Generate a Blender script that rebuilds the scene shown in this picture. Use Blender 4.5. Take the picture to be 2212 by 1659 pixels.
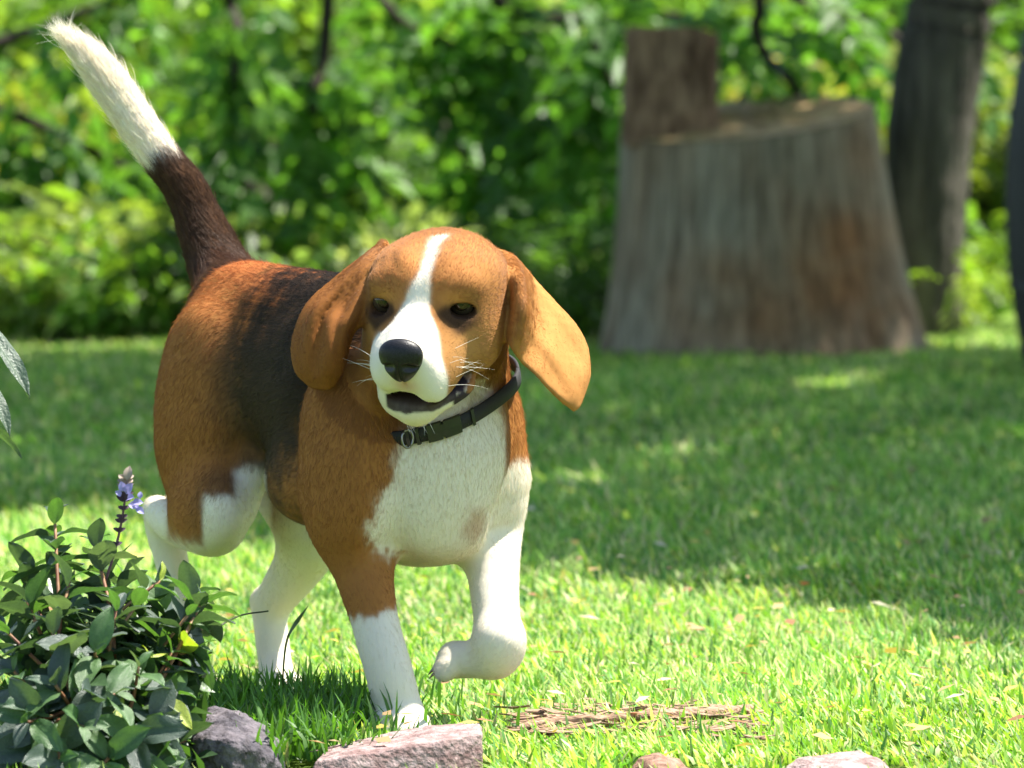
import math, random
import numpy as np

# ---- camera geometry shared by everything (pixel frame used for measuring: 2212 x 1659) ----
FPX, CAM_H, PITCH = 15357.0, 0.6015, math.atan(729.5 / 15357.0)
_ca, _sa = math.cos(PITCH), math.sin(PITCH)
def _ray(px, py):
    u = (px - 1106.0) / FPX; v = (829.5 - py) / FPX
    return np.array([u, _ca + v * _sa, -_sa + v * _ca])
def at(px, py, Y):
    """measured spot in the photograph at distance Y from the camera -> place in the garden"""
    d = _ray(px, py); t = Y / d[1]
    return np.array([d[0] * t, Y, CAM_H + d[2] * t])
def S(px, py, dy): return at(px, py, 6.2 + dy)
def G(px, py):
    d = _ray(px, py); t = -CAM_H / d[2]
    return np.array([d[0] * t, d[1] * t, 0.0])
import bpy, bmesh
from mathutils import Vector
for _o in list(bpy.data.objects): bpy.data.objects.remove(_o)
SC = bpy.context.scene
COL = SC.collection
# ---------------------------- camera, sky, sun, exposure ----------------------------
cam = bpy.data.cameras.new('camera'); cam_o = bpy.data.objects.new('camera', cam); COL.objects.link(cam_o); SC.camera = cam_o
cam.sensor_width = 36; cam.lens = 36 * FPX / 2212; cam.clip_start = 0.5; cam.clip_end = 2000
cam_o.location = (0, 0, CAM_H); cam_o.rotation_euler = (math.pi / 2 - PITCH, 0, 0)
cam.dof.use_dof = True; cam.dof.focus_distance = 6.19; cam.dof.aperture_fstop = 13
SUN = np.array([.42, .12, .90]); SUN = SUN / np.linalg.norm(SUN)
world = bpy.data.worlds.new("World"); SC.world = world; world.use_nodes = True
_nt = world.node_tree; _bg = _nt.nodes['Background']
_sky = _nt.nodes.new('ShaderNodeTexSky'); _sky.sky_type = 'NISHITA'; _sky.sun_disc = False
_sky.sun_elevation = math.asin(SUN[2]); _sky.sun_rotation = math.atan2(SUN[0], SUN[1])
_nt.links.new(_sky.outputs[0], _bg.inputs[0]); _bg.inputs[1].default_value = 0.10
_l = bpy.data.lights.new('sun', 'SUN'); _l.energy = 5.0; _l.angle = math.radians(0.6); _l.color = (1, .95, .86)
sun_o = bpy.data.objects.new('sun', _l); COL.objects.link(sun_o); sun_o.location = (3, 8, 8)
sun_o.rotation_euler = Vector(SUN).to_track_quat('Z', 'Y').to_euler()
SC.view_settings.view_transform = 'Standard'; SC.view_settings.look = 'None'; SC.view_settings.gamma = 1
SC.view_settings.use_curve_mapping = False; SC.view_settings.exposure = 1.56
SC.render.engine = 'CYCLES'; SC.cycles.use_denoising = True; SC.cycles.max_bounces = 8; SC.cycles.transparent_max_bounces = 8
SC.cycles.sample_clamp_indirect = 8
# =====================================================================================
#  DOG SURFACE: smooth blend of bones-and-muscle volumes, contoured to one skin mesh
# =====================================================================================
def unit(v):
    v = np.asarray(v, float); return v / np.linalg.norm(v)
B_F = unit([0.50, -0.87, 0.0]); B_L = unit([0.87, 0.50, 0.0]); B_U = np.array([0, 0, 1.0])
BODY = np.stack([B_L, B_F, B_U])            # rows: lateral (dog's left), forward, up
_hy, _hp = math.radians(14.5), math.radians(27)
H_F = np.array([-math.sin(_hy) * math.cos(_hp), -math.cos(_hy) * math.cos(_hp), -math.sin(_hp)])
H_R = unit(np.cross(-np.array([0, 0, 1.0]), H_F))
if H_R[0] < 0: H_R = -H_R
_roll = math.radians(1.5)
H_U = unit(np.cross(H_F, H_R)); H_U = H_U if H_U[2] > 0 else -H_U
_r, _u = H_R.copy(), H_U.copy()
H_R = _r * math.cos(_roll) - _u * math.sin(_roll); H_U = _u * math.cos(_roll) + _r * math.sin(_roll)
HEAD = np.stack([H_R, H_F, H_U])
H_O = S(912, 656, -0.037)
def hd(r, f, u): return H_O + (H_R * r + H_F * f + H_U * u) * 0.001
def axis_frame(a):
    a = unit(a); s = unit(np.cross(a, [0.3, 1, 0.2])); return np.stack([s, unit(np.cross(a, s)), a])

def d_ell(c, R, rad):
    c = np.asarray(c, float); R = np.asarray(R, float); rad = np.asarray(rad, float)
    def f(x, y, z):
        x = x - c[0]; y = y - c[1]; z = z - c[2]
        a = [R[i, 0] * x + R[i, 1] * y + R[i, 2] * z for i in range(3)]
        k0 = np.sqrt(sum((a[i] / rad[i]) ** 2 for i in range(3))) + 1e-9
        k1 = np.sqrt(sum((a[i] / rad[i] ** 2) ** 2 for i in range(3))) + 1e-9
        return k0 * (k0 - 1) / k1
    m = rad.max(); return f, c - m, c + m
def catmull(P, n):
    P = np.asarray(P, float); Q = np.vstack([2 * P[0] - P[1], P, 2 * P[-1] - P[-2]]); out = []
    for i in range(1, len(Q) - 2):
        for k in range(n):
            t = k / n
            out.append(0.5 * (2 * Q[i] + (Q[i + 1] - Q[i - 1]) * t + (2 * Q[i - 1] - 5 * Q[i] + 4 * Q[i + 1] - Q[i + 2]) * t * t + (3 * Q[i] - Q[i - 1] - 3 * Q[i + 1] + Q[i + 2]) * t ** 3))
    out.append(P[-1]); return np.array(out)
def d_chain(pts, n=4):
    """pts: list of (xyz, r)"""
    Q = catmull([list(p) + [r] for p, r in pts], n)
    def f(x, y, z):
        D = None
        for i in range(len(Q) - 1):
            a, b = Q[i, :3], Q[i + 1, :3]; ba = b - a; L = ba @ ba + 1e-12
            h = np.clip(((x - a[0]) * ba[0] + (y - a[1]) * ba[1] + (z - a[2]) * ba[2]) / L, 0, 1)
            d = np.sqrt((x - a[0] - h * ba[0]) ** 2 + (y - a[1] - h * ba[1]) ** 2 + (z - a[2] - h * ba[2]) ** 2) - (Q[i, 3] + h * (Q[i + 1, 3] - Q[i, 3]))
            D = d if D is None else np.minimum(D, d)
        return D
    m = Q[:, 3:4]; return f, (Q[:, :3] - m).min(0), (Q[:, :3] + m).max(0)

PR = []     # (f, lo, hi, k, op, flow)
def add(prim, k=0.02, op=1, flow=(0, 0, -1)):
    f, lo, hi = prim; PR.append((f, lo, hi, k, op, unit(flow)))
back_down = -B_F * 1.0 + np.array([0, 0, -0.45])
def C(*rows): return d_chain([(S(a, b, c), r) for a, b, c, r in rows])
def E(px, py, dy, rad, R=BODY): return d_ell(S(px, py, dy), R, rad)
# torso
add(E(891, 975, .115, (.0775, .088, .098)), flow=(0.1, 0, -1))
add(E(770, 868, .19, (.074, .105, .100)), .03, flow=back_down)
add(E(640, 806, .28, (.062, .10, .082)), .03, flow=back_down)
add(E(525, 760, .355, (.060, .078, .072)), .03, flow=back_down)
add(C((520, 648, .37, .034), (640, 662, .29, .034), (800, 700, .19, .04), (930, 690, .12, .04)), .03, flow=-B_F)      # spine ridge
add(C((985, 720, .07, .045), (968, 830, .100, .056), (925, 930, .085, .066)), .03, flow=(0, 0, -1))                      # neck
add(E(935, 1030, .050, (.052, .035, .070)), .03, flow=(0, 0, -1))                                    # breast bone
add(E(930, 1150, .10, (.040, .06, .028)), .02, flow=(0, 0.4, -1))
# fore quarters
add(E(745, 985, .035, (.036, .052, .095)), .025, flow=(-.1, .3, -1))
add(E(1044, 965, .135, (.034, .050, .075)), .02, flow=(.1, .3, -1))
add(C((762, 1080, .05, .040), (778, 1185, .055, .031), (798, 1290, .03, .0235), (822, 1390, .012, .0205), (843, 1462, .002, .0205), (856, 1520, .0, .0205), (866, 1556, -.004, .022)), .022, flow=(.1, 0, -1))
add(E(752, 1195, .085, (.016, .02, .03)), .02)     # elbow
add(C((1040, 1060, .13, .040), (1056, 1150, .13, .030), (1066, 1250, .10, .0235), (1073, 1330, .075, .0212), (1075, 1385, .057, .0212)), .022, flow=(0, 0, -1))
add(C((1080, 1385, .057, .019), (1072, 1418, .06, .0195), (1030, 1424, .07, .0165), (985, 1424, .08, .0165)), .014, flow=(-1, .2, 0))
# hind quarters
add(E(434, 905, .315, (.036, .058, .100), ), .03, flow=(-.2, 0.3, -1))
add(E(462, 1105, .272, (.027, .042, .036)), .03, flow=(-.1, .2, -1))
add(C((455, 1125, .29, .032), (410, 1135, .36, .023), (352, 1112, .435, .0155)), .018, flow=(-1, 1, 0))
add(C((338, 1100, .452, .0125), (350, 1145, .455, .0145), (368, 1200, .457, .0155), (385, 1290, .452, .0155), (398, 1380, .44, .0165), (408, 1436, .42, .0185)), .012, flow=(0, 0, -1))
add(C((560, 900, .43, .05), (640, 1030, .40, .046), (672, 1130, .385, .037), (650, 1210, .41, .026), (598, 1292, .445, .0195)), .02, flow=(0, 0, -1))
add(C((566, 1300, .455, .0125), (583, 1350, .452, .0165), (592, 1420, .443, .0155), (598, 1460, .43, .017)), .012, flow=(0, 0, -1))
add(C((520, 1090, .272, .014), (540, 1045, .275, .014), (556, 1005, .28, .018)), .018, flow=(-.1, .2, -1)); add(E(700, 1045, .17, (.045, .080, .040)), .03, flow=back_down)    # flank fold
# tail
add(C((505, 640, .42, .033), (470, 570, .45, .0255), (437, 490, .465, .0215), (395, 400, .475, .0195), (338, 328, .482, .0185), (285, 250, .485, .018), (232, 175, .485, .0165), (188, 122, .482, .012), (150, 94, .48, .006)), .03, flow=S(250, 185, .485) - S(437, 490, .465))
# paws with toes
PAWC = []
def paw(cx, cy, cdy, ax, w, drop, r, nflow):
    """four toes fanned out in front of the paw pad; ax = heading on the ground"""
    ax = unit(ax); side = unit(np.cross(ax, [0, 0, 1])); c = S(cx, cy, cdy)
    for i, o in enumerate((-1.5, -.5, .5, 1.5)):
        L = .026 if abs(o) < 1 else .019
        a = c + side * o * w * .62 + ax * .002; b = c + side * o * w + ax * L + np.array([0, 0, drop])
        add(d_chain([(a, r * .95), ((a + b) / 2 + [0, 0, .004], r), (b, r * .82)]), .0035, flow=nflow); PAWC.append((b + ax * r * .72 + np.array([0, 0, .001]), unit(ax + np.array([0, 0, -.55]))))
paw(866, 1560, -.005, (.15, -1, 0), .0100, -.007, .0112, (.1, -1, -.5))
paw(600, 1478, .415, (.35, -1, 0), .0092, -.007, .0105, (.1, -1, -.5))
paw(410, 1442, .41, (.35, -1, -.6), .0088, -.004, .0100, (.1, -1, -.5))
CLAWS = []
c0 = S(985, 1424, .08); ax = unit([-.9, .25, -.1]); sd = unit([.25, .9, 0.25])
for o in (-1.5, -.5, .5, 1.5):
    L = .011 if abs(o) < 1 else .007
    a = c0 + sd * o * .0066; b = c0 + sd * o * .0100 + ax * L + np.array([0, 0, .0 - .006 * 1])
    add(d_chain([(a, .0098), ((a + b) / 2, .0106), (b, .0086)]), .0035, flow=(-1, .2, 0)); CLAWS.append((b + ax * .0072 + np.array([0, 0, .001]), unit(ax + np.array([0, 0, -.5]))))
# ---------------- head ----------------
hb = -H_F
def HE(r, f, u, rad, k=.012, op=1, flow=None, R=HEAD):
    add(d_ell(hd(r, f, u), R, np.array(rad) * .001), k, op, hb if flow is None else flow)
HE(5, -46, 2, (56, 58, 36), .02, flow=hb + .3 * H_U)
HE(0, -22, 8, (40, 34, 32), .02)
for s in (-1, 1):
    HE(s * 38.5 + 3.5, -38, -12, (19, 38, 32), .02, flow=hb)
    HE(s * 38.5 + 3, -20, -40, (22, 38, 31), .02, flow=hb - .4 * H_U)          # cheek
    HE(s * 30, -8, 16, (17, 12, 9), .012, flow=hb + .2 * H_U)            # brow
    HE(s * 33, -6, -19, (17, 18, 14), .014)                              # below the eye
    HE(s * 17 - 2.5 * (s < 0), 46, (-43 if s > 0 else -33), (16.5 + (s < 0), 28, 27 if s > 0 else 24), .014, flow=hb - .5 * H_U)        # flews
    HE(s * 19, 12, -26, (19, 28, 21), .018)
    HE(s * 21, 26, -42, (17, 28, 21), .014, flow=hb - .5 * H_U)
    HE(s * 11, 64, -26, (12, 12, 17), .010, flow=hb - .6 * H_U)
add(d_chain([(hd(0, -8, -6), .022), (hd(0, 20, -9), .0190), (hd(0, 48, -9), .0170), (hd(0, 70, -10), .0150)]), .016, flow=hb)
HE(0, 52, -30, (20, 24, 22), .012, flow=hb - .5 * H_U)
# lower jaw
add(d_chain([(hd(0, -40, -50), .036), (hd(0, -8, -66), .031), (hd(-1, 20, -73), .0250), (hd(-2, 44, -76), .0190)]), .010, flow=hb - .2 * H_U)
HE(0, 28, -75, (31, 30, 12), .008)
HE(-6, 40, -78, (20, 16, 9), .008)
HE(25, 16, -70, (19, 24, 12), .008)
HE(-21, 32, -66, (17, 23, 21), .010, flow=hb - .5 * H_U)
# mouth gap
HE(0, 48, -60, (22, 34, 3.6), .004, -1, R=np.stack([H_R, unit(H_F - .12 * H_U), unit(H_U + .12 * H_F)]))
HE(0, 80, -40, (1.6, 7, 10), .003, -1)                                   # philtrum
for s in (-1, 1):
    HE(s * 27, 20, -63, (16, 22, 3.5), .004, -1)
for s in (-1, 1):
    HE(s * 34.5, 2, -2, (13.8, 12, 7.2), .003, -1, R=np.stack([unit(H_R * s - .20 * H_U) * s, H_F, unit(H_U + .20 * s * H_R)]))                      # eye opening
HE(-40, -24, -62, (20, 30, 30), .02)
HE(0, -20, 42, (4, 30, 5), .02, -1)                                      # brow furrow
EYES = [hd(-34, -8.3, -2.2), hd(34, -8.3, -2.2)]
# ---------------- ears : curved sheets with thickness ----------------
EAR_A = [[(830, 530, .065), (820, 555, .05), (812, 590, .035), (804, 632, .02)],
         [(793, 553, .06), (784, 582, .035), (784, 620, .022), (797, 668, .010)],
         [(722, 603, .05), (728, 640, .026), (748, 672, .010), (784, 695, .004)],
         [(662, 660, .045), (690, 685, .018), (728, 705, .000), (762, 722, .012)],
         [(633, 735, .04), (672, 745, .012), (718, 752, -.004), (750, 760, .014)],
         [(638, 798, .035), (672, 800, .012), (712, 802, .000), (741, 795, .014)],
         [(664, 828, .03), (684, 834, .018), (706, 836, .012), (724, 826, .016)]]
EAR_B = [[(1066, 545, .105), (1076, 595, .105), (1082, 650, .095), (1080, 705, .075)],
         [(1106, 557, .085), (1120, 606, .010), (1124, 666, -.008), (1106, 742, -.002)],
         [(1158, 606, .105), (1156, 655, .072), (1148, 722, .040), (1124, 776, .016)],
         [(1205, 657, .115), (1203, 712, .082), (1188, 765, .052), (1158, 808, .026)],
         [(1245, 704, .120), (1236, 757, .090), (1214, 803, .062), (1183, 835, .038)],
         [(1269, 750, .120), (1262, 797, .094), (1243, 840, .072), (1216, 865, .054)],
         [(1274, 800, .115), (1264, 836, .096), (1252, 866, .080), (1240, 884, .070)]]
def ear_pts(rows, nu=120, nv=105, wob=0.0, seed=0.):
    A = np.array([[S(p[0], p[1], p[2] - .026) for p in r] for r in rows]); m, n = A.shape[:2]
    B = np.stack([catmull(A[:, j], nu // (m - 1)) for j in range(n)], 1)
    Cc = np.stack([catmull(B[i], nv // (n - 1)) for i in range(B.shape[0])], 0)
    u = np.linspace(0, 1, Cc.shape[0])[:, None]; v = np.linspace(0, 1, Cc.shape[1])[None]
    env = np.sin(np.pi * np.clip(u * 1.15, 0, 1)) ** .6
    off = wob * env * (np.sin(v * 12.5 + u * 2.5 + seed) * .7 + .5 * np.sin(v * 23 - u * 5 + seed * 2))
    Cc[..., 1] += off
    th = .0030 + .0030 * np.clip(1 - u * 3, 0, 1) - .0012 * np.clip(np.abs(v - .5) * 2 - .75, 0, 1) * 4
    th = np.broadcast_to(th, Cc.shape[:2])
    tang = np.gradient(Cc, axis=0)
    return Cc.reshape(-1, 3), th.reshape(-1), tang.reshape(-1, 3)
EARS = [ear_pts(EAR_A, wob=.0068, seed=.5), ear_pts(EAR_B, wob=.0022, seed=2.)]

# ---------------- contouring ----------------
def smin(a, b, k):
    h = np.clip(.5 + .5 * (b - a) / k, 0, 1); return b + (a - b) * h - k * h * (1 - h)
def axis_grid(lo, hi, flo, fhi, c, f):
    parts = [np.arange(lo, flo, c), np.arange(flo, fhi, f), np.arange(fhi, hi, c)]
    return np.concatenate([p for p in parts if len(p)])
def build_dog(fine=.0016, coarse=.0032):
    lo = np.min([p[1] for p in PR if p[4] > 0], 0) - .02; hi = np.max([p[2] for p in PR if p[4] > 0], 0) + .02
    e = np.concatenate([EARS[0][0], EARS[1][0]]); lo = np.minimum(lo, e.min(0) - .01); hi = np.maximum(hi, e.max(0) + .01)
    hl = e.min(0) - .008; hh = e.max(0) + .008
    hl[1] = hd(0, 95, 0)[1]; hh[1] = H_O[1] + .145; hl[2] = hd(0, 45, -90)[2]; hh[2] = hd(0, -40, 62)[2]
    ax = [axis_grid(lo[i], hi[i], hl[i], hh[i], coarse, fine) for i in range(3)]
    D = np.full([len(a) for a in ax], 0.05, np.float32)
    for f, l, h, k, op, fl in PR:
        pad = k + .006
        s = [slice(max(0, np.searchsorted(ax[i], l[i] - pad) - 1), np.searchsorted(ax[i], h[i] + pad) + 1) for i in range(3)]
        x = ax[0][s[0]][:, None, None].astype(np.float32); y = ax[1][s[1]][None, :, None].astype(np.float32); z = ax[2][s[2]][None, None].astype(np.float32)
        d = f(x, y, z).astype(np.float32); b = D[tuple(s)]
        D[tuple(s)] = smin(b, d, k) if op > 0 else -smin(-b, d, k)
    for pts, th, tg in EARS:
        ED = np.full_like(D, .05)
        for p, r in zip(pts, th):
            s = []
            for i in range(3):
                j = np.searchsorted(ax[i], p[i]); s.append(slice(max(0, j - 6), j + 6))
            x = ax[0][s[0]][:, None, None] - p[0]; y = ax[1][s[1]][None, :, None] - p[1]; z = ax[2][s[2]][None, None] - p[2]
            v = ED[tuple(s)]; np.minimum(v, (np.sqrt(x * x + y * y + z * z) - r).astype(np.float32), out=v)
        D = smin(D, ED, .005)
    # surface nets
    ins = D < 0
    nx, ny, nz = D.shape
    mx = ins[:-1, :-1, :-1].astype(np.int8)
    cnt = np.zeros((nx - 1, ny - 1, nz - 1), np.int8)
    for a in (0, 1):
        for b in (0, 1):
            for c in (0, 1):
                cnt += ins[a:nx - 1 + a, b:ny - 1 + b, c:nz - 1 + c]
    act = (cnt > 0) & (cnt < 8)
    I = np.argwhere(act); idx = np.full(act.shape, -1, np.int32); idx[act] = np.arange(len(I))
    pos = np.zeros((len(I), 3)); w = np.zeros(len(I))
    corner = np.array([[a, b, c] for a in (0, 1) for b in (0, 1) for c in (0, 1)])
    val = np.stack([D[I[:, 0] + c[0], I[:, 1] + c[1], I[:, 2] + c[2]] for c in corner], 1)
    def cpos(c): return np.stack([ax[i][I[:, i] + c[i]] for i in range(3)], 1)
    CP = [cpos(c) for c in corner]
    for i in range(8):
        for j in range(i + 1, 8):
            if np.abs(corner[i] - corner[j]).sum() != 1: continue
            m = (val[:, i] < 0) != (val[:, j] < 0)
            t = val[m, i] / (val[m, i] - val[m, j])
            pos[m] += CP[i][m] + (CP[j][m] - CP[i][m]) * t[:, None]; w[m] += 1
    pos /= w[:, None]
    faces = []
    for a in range(3):
        b, c = (a + 1) % 3, (a + 2) % 3
        sl0 = [slice(1, -1)] * 3; sl0[a] = slice(0, -1); sl1 = list(sl0); sl1[a] = slice(1, None)
        # edge along axis a between grid points; needs interior in b,c
        s0 = ins[tuple(sl0)]; s1 = ins[tuple(sl1)]
        e_ = np.argwhere(s0 != s1); g = e_.copy(); g[:, b] += 1; g[:, c] += 1
        flip = s0[tuple(e_.T)]
        def q(db, dc):
            t = g.copy(); t[:, b] += db; t[:, c] += dc; return idx[tuple(t.T)]
        F = np.stack([q(-1, -1), q(0, -1), q(0, 0), q(-1, 0)], 1)
        F[~flip] = F[~flip][:, ::-1]; faces.append(F)
    F = np.concatenate(faces); F = F[(F >= 0).all(1)]
    # light relaxation
    ed = np.concatenate([F[:, [0, 1]], F[:, [1, 2]], F[:, [2, 3]], F[:, [3, 0]]])
    for it in range(3):
        sm = np.zeros_like(pos); n = np.zeros(len(pos))
        for k in range(3):
            sm[:, k] = np.bincount(ed[:, 0], pos[ed[:, 1], k], len(pos)) + np.bincount(ed[:, 1], pos[ed[:, 0], k], len(pos))
        n = np.bincount(ed[:, 0], minlength=len(pos)) + np.bincount(ed[:, 1], minlength=len(pos))
        pos = pos * .5 + .5 * sm / np.maximum(n, 1)[:, None]
    dh = np.linalg.norm(pos - H_O, axis=1)
    relax_done = True
    # drop floating bits: keep largest component through label propagation
    lab = np.arange(len(pos))
    for it in range(400):
        m = np.minimum(lab[ed[:, 0]], lab[ed[:, 1]])
        new = lab.copy(); np.minimum.at(new, ed[:, 0], m); np.minimum.at(new, ed[:, 1], m); new = new[new]
        if (new == lab).all(): break
        lab = new
    big = np.bincount(lab).argmax(); keep = lab == big
    mp = np.cumsum(keep) - 1; F = F[keep[F[:, 0]]]; F = mp[F]; pos = pos[keep]
    # normals
    fn = np.cross(pos[F[:, 2]] - pos[F[:, 0]], pos[F[:, 3]] - pos[F[:, 1]])
    N = np.zeros_like(pos)
    for k in range(4): 
        for j in range(3): N[:, j] += np.bincount(F[:, k], fn[:, j], len(pos))
    N /= np.linalg.norm(N, axis=1)[:, None] + 1e-12
    amt = np.clip((np.linalg.norm(pos - H_O, axis=1) - .13) / .03, 0, 1) * np.clip((.62 - pos[:, 2]) / .1, 0, 1)
    hl = (pos - H_O) @ HEAD.T * 1000.; r_, f_, u_ = hl.T
    wm = np.clip(1 - np.linalg.norm((hl - [0, -20, 24]) / [52, 34, 22], axis=1), 0, 1) ** .5
    wr = .00042 * np.sin((u_ - .35 * np.abs(r_) - 8) / 1.5 + .8 * np.sin(r_ / 9)) * np.clip((np.abs(r_) - 9) / 8, 0, 1) - .0006 * np.exp(-((np.abs(r_) - 12) / 2.2) ** 2) * (u_ > 6) * (u_ < 34)
    pos = pos + N * (wm * wr)[:, None]      # frown lines over the brows
    pos = pos + N * (amt * (.0022 * noise3(pos, 24, 71, 1) + .0009 * noise3(pos, 50, 72, 1)))[:, None]     # muscle and skin unevenness
    fn = np.cross(pos[F[:, 2]] - pos[F[:, 0]], pos[F[:, 3]] - pos[F[:, 1]]); N = np.zeros_like(pos)
    for k in range(4):
        for j in range(3): N[:, j] += np.bincount(F[:, k], fn[:, j], len(pos))
    N /= np.linalg.norm(N, axis=1)[:, None] + 1e-12
    return pos, F, N, fn

def noise3(P, s, seed=0, octaves=4):
    rs = np.random.RandomState(seed); v = np.zeros(len(P)); a = 1.
    for o in range(octaves):
        for j in range(3):
            k = rs.randn(3) * s * (1.9 ** o); v += a * np.sin(P @ k + rs.rand() * 6.28) / 3
        a *= .6
    return v
def flow_field(P):
    acc = np.zeros_like(P)
    for f, lo, hi, k, op, fl in PR:
        if op < 0: continue
        d = f(P[:, 0], P[:, 1], P[:, 2]); acc += np.exp(-np.clip(d + .002, -.004, .2) / .006)[:, None] * fl
    ear = np.zeros(len(P))
    for pts, th, tg in EARS:
        sub = np.random.RandomState(0).permutation(len(pts))[:2200]; pp, tt = pts[sub], tg[sub]
        near = np.where((P > pp.min(0) - .01).all(1) & (P < pp.max(0) + .01).all(1))[0]
        for c in range(0, len(near), 3000):
            n = near[c:c + 3000]; dd = ((P[n][:, None] - pp[None]) ** 2).sum(2); j = dd.argmin(1); dm = np.sqrt(dd[np.arange(len(n)), j])
            w = np.exp(-np.clip(dm - .0035, 0, 1) / .0025); ear[n] = np.maximum(ear[n], w)
            acc[n] = acc[n] * (1 - w)[:, None] + w[:, None] * tt[j] / (np.linalg.norm(tt[j], axis=1)[:, None] + 1e-9) * 3
    return acc, ear
WHITE = np.array([.76, .70, .59]); TAN = np.array([.40, .195, .062]); BLACK = np.array([.020, .016, .014]); RUST = np.array([.42, .150, .050])
DARKT = np.array([.24, .085, .022]); PINK = np.array([.55, .30, .24])
def coat(P, N, ear):
    """albedo, hair length (m) per surface point"""
    n1 = noise3(P, 130, 1); n2 = noise3(P, 420, 2); n3 = noise3(P, 45, 3)
    hl = (P - H_O) @ HEAD.T * 1000.
    r, f, u = hl.T
    def inside(c, R, rad, soft, jit=.15):
        q = (P - c) @ R.T / np.asarray(rad); k = np.sqrt((q ** 2).sum(1)); return 1 / (1 + np.exp((k - 1 + jit * .4 * n1 + jit * .25 * n2) / soft))
    def IE(px, py, dy, rad, soft=.05, R=BODY, jit=.15): return inside(S(px, py, dy), R, rad, soft, jit)
    def mix(col, m, c): return col * (1 - m[:, None]) + m[:, None] * c
    col = np.tile(TAN, (len(P), 1)) * (1 + .10 * n3[:, None] + .06 * n2[:, None])
    L = np.full(len(P), .0070)
    headm = inside(hd(0, -5, -18), HEAD, (.085, .115, .095), .03, 0) * (1 - ear)
    # body saddle
    bl = (P - S(700, 700, .24)) @ BODY.T
    sad = IE(705, 720, .21, (.095, .125, .175), .07, jit=.2)
    col = mix(col, np.clip(sad * 1.06, 0, 1), BLACK * .8)
    gr = IE(610, 950, .24, (.10, .11, .13), .12, jit=.35) * (1 - IE(745, 985, .035, (.055, .07, .13), .1)); col = mix(col, gr * .60, np.array([.085, .064, .045]))
    rst = IE(545, 640, .36, (.070, .085, .058), .16, jit=1.0); col = mix(col, rst * .9, RUST * 1.1)
    rst2 = IE(560, 690, .33, (.09, .05, .03), .25, jit=1.2); col = mix(col, rst2 * .5, TAN * .8)
    # shoulders tan in front of saddle
    sh = IE(760, 1000, .03, (.055, .062, .15), .05); col = mix(col, sh, TAN * .93); col = col * np.where(np.arange(3) < 0, 1, 1)
    # thigh tan
    th = IE(425, 960, .32, (.070, .066, .135), .06); col = mix(col, th * (1 - rst * .8), TAN * .95)
    col = col * np.array([.86, .75, .66])      # body coat is a deeper brown than the head
    # tail: dark then white tip
    t0 = S(452, 540, .46); t1 = S(345, 318, .482); ta = (P - t0) @ unit(t1 - t0) / np.linalg.norm(t1 - t0)
    z_t = 1 / (1 + np.exp(-(P[:, 2] - S(500, 610, .42)[2] + (P[:, 0] - S(500, 610, .42)[0]) * -.35) / .004)) * (P[:, 1] > 6.55)
    col = mix(col, z_t * .9, np.array([.034, .018, .011]) * (1 + 1.2 * np.clip(n1, 0, 2))[:, None])
    wt = 1 / (1 + np.exp(-(ta - .86 + .045 * n1) / .018)) * z_t; col = mix(col, wt, WHITE * 1.15)
    # white: chest, legs, belly, hocks
    W = np.zeros(len(P))
    W = np.maximum(W, IE(985, 1045, .03, (.060, .095, .077), .035))
    W = np.maximum(W, IE(930, 1165, .10, (.055, .10, .047), .05))
    W = np.maximum(W, IE(985, 930, .045, (.045, .06, .05), .06))
    W = np.maximum(W, IE(905, 1118, .02, (.045, .08, .038), .05, jit=.3)); W = np.maximum(W, IE(1100, 1065, .12, (.05, .09, .032), .05))
    W = np.maximum(W, IE(1015, 1130, .09, (.035, .07, .05), .05))
    zc = S(815, 1322, .02)[2]; W = np.maximum(W, 1 / (1 + np.exp((P[:, 2] - zc - .010 * (n1 * .5) - (P[:, 0] - S(815, 1322, .02)[0]) * .35) / .0015)) * (P[:, 1] < 6.36) * (P[:, 0] < S(930, 1300, .03)[0]))
    fl = (P[:, 1] < 6.45) * (P[:, 0] > S(900, 1100, .1)[0]) & (P[:, 2] < S(1060, 1130, .12)[2]); W = np.maximum(W, fl * 1.)
    # hind legs white (inner and below), patch boundary on the near thigh
    sg = lambda v, w: 1 / (1 + np.exp(-v / w))
    W = np.maximum(W, (P[:, 1] < 6.62) * (P[:, 1] > 6.38) * sg(S(500, 1068, .27)[2] + .002 * n1 - P[:, 2], .0012) * sg(P[:, 0] - S(441, 1100, .27)[0] - .0012 * n1, .001) * sg(S(575, 1100, .27)[0] - P[:, 0], .0015))
    W = np.maximum(W, 1. * (P[:, 1] < 6.58) * (P[:, 1] > 6.38) * sg(S(500, 1010, .27)[2] + .002 * n1 - P[:, 2], .0018) * sg(P[:, 0] - S(509, 1000, .27)[0] - .0015 * n1, .0012) * sg(S(580, 1100, .27)[0] - P[:, 0], .0015))
    W = np.maximum(W, (P[:, 1] > 6.585) * sg(S(350, 1072, .42)[2] - P[:, 2], .002) * (P[:, 0] < S(470, 1100, .4)[0]))
    W = np.maximum(W, (1 / (1 + np.exp((P[:, 2] - S(420, 1172, .3)[2] - .003 * n1) / .003))) * (P[:, 1] > 6.38))
    W = np.maximum(W, 1. * (P[:, 1] > 6.60) * (P[:, 2] < S(340, 1060, .44)[2]) * (P[:, 0] < S(352, 1060, .44)[0]))
    W = np.maximum(W, (P[:, 1] > 6.535) * sg(S(350, 1078, .42)[2] - P[:, 2], .002) * sg(S(364, 1100, .36)[0] - P[:, 0], .0015))
    dl = (P - S(470, 900, .33)) @ B_L; W = np.maximum(W, 1 / (1 + np.exp(-(dl - .062) / .004)) * (P[:, 2] < S(600, 1000, .4)[2]) * (P[:, 1] > 6.50))
    
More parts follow.
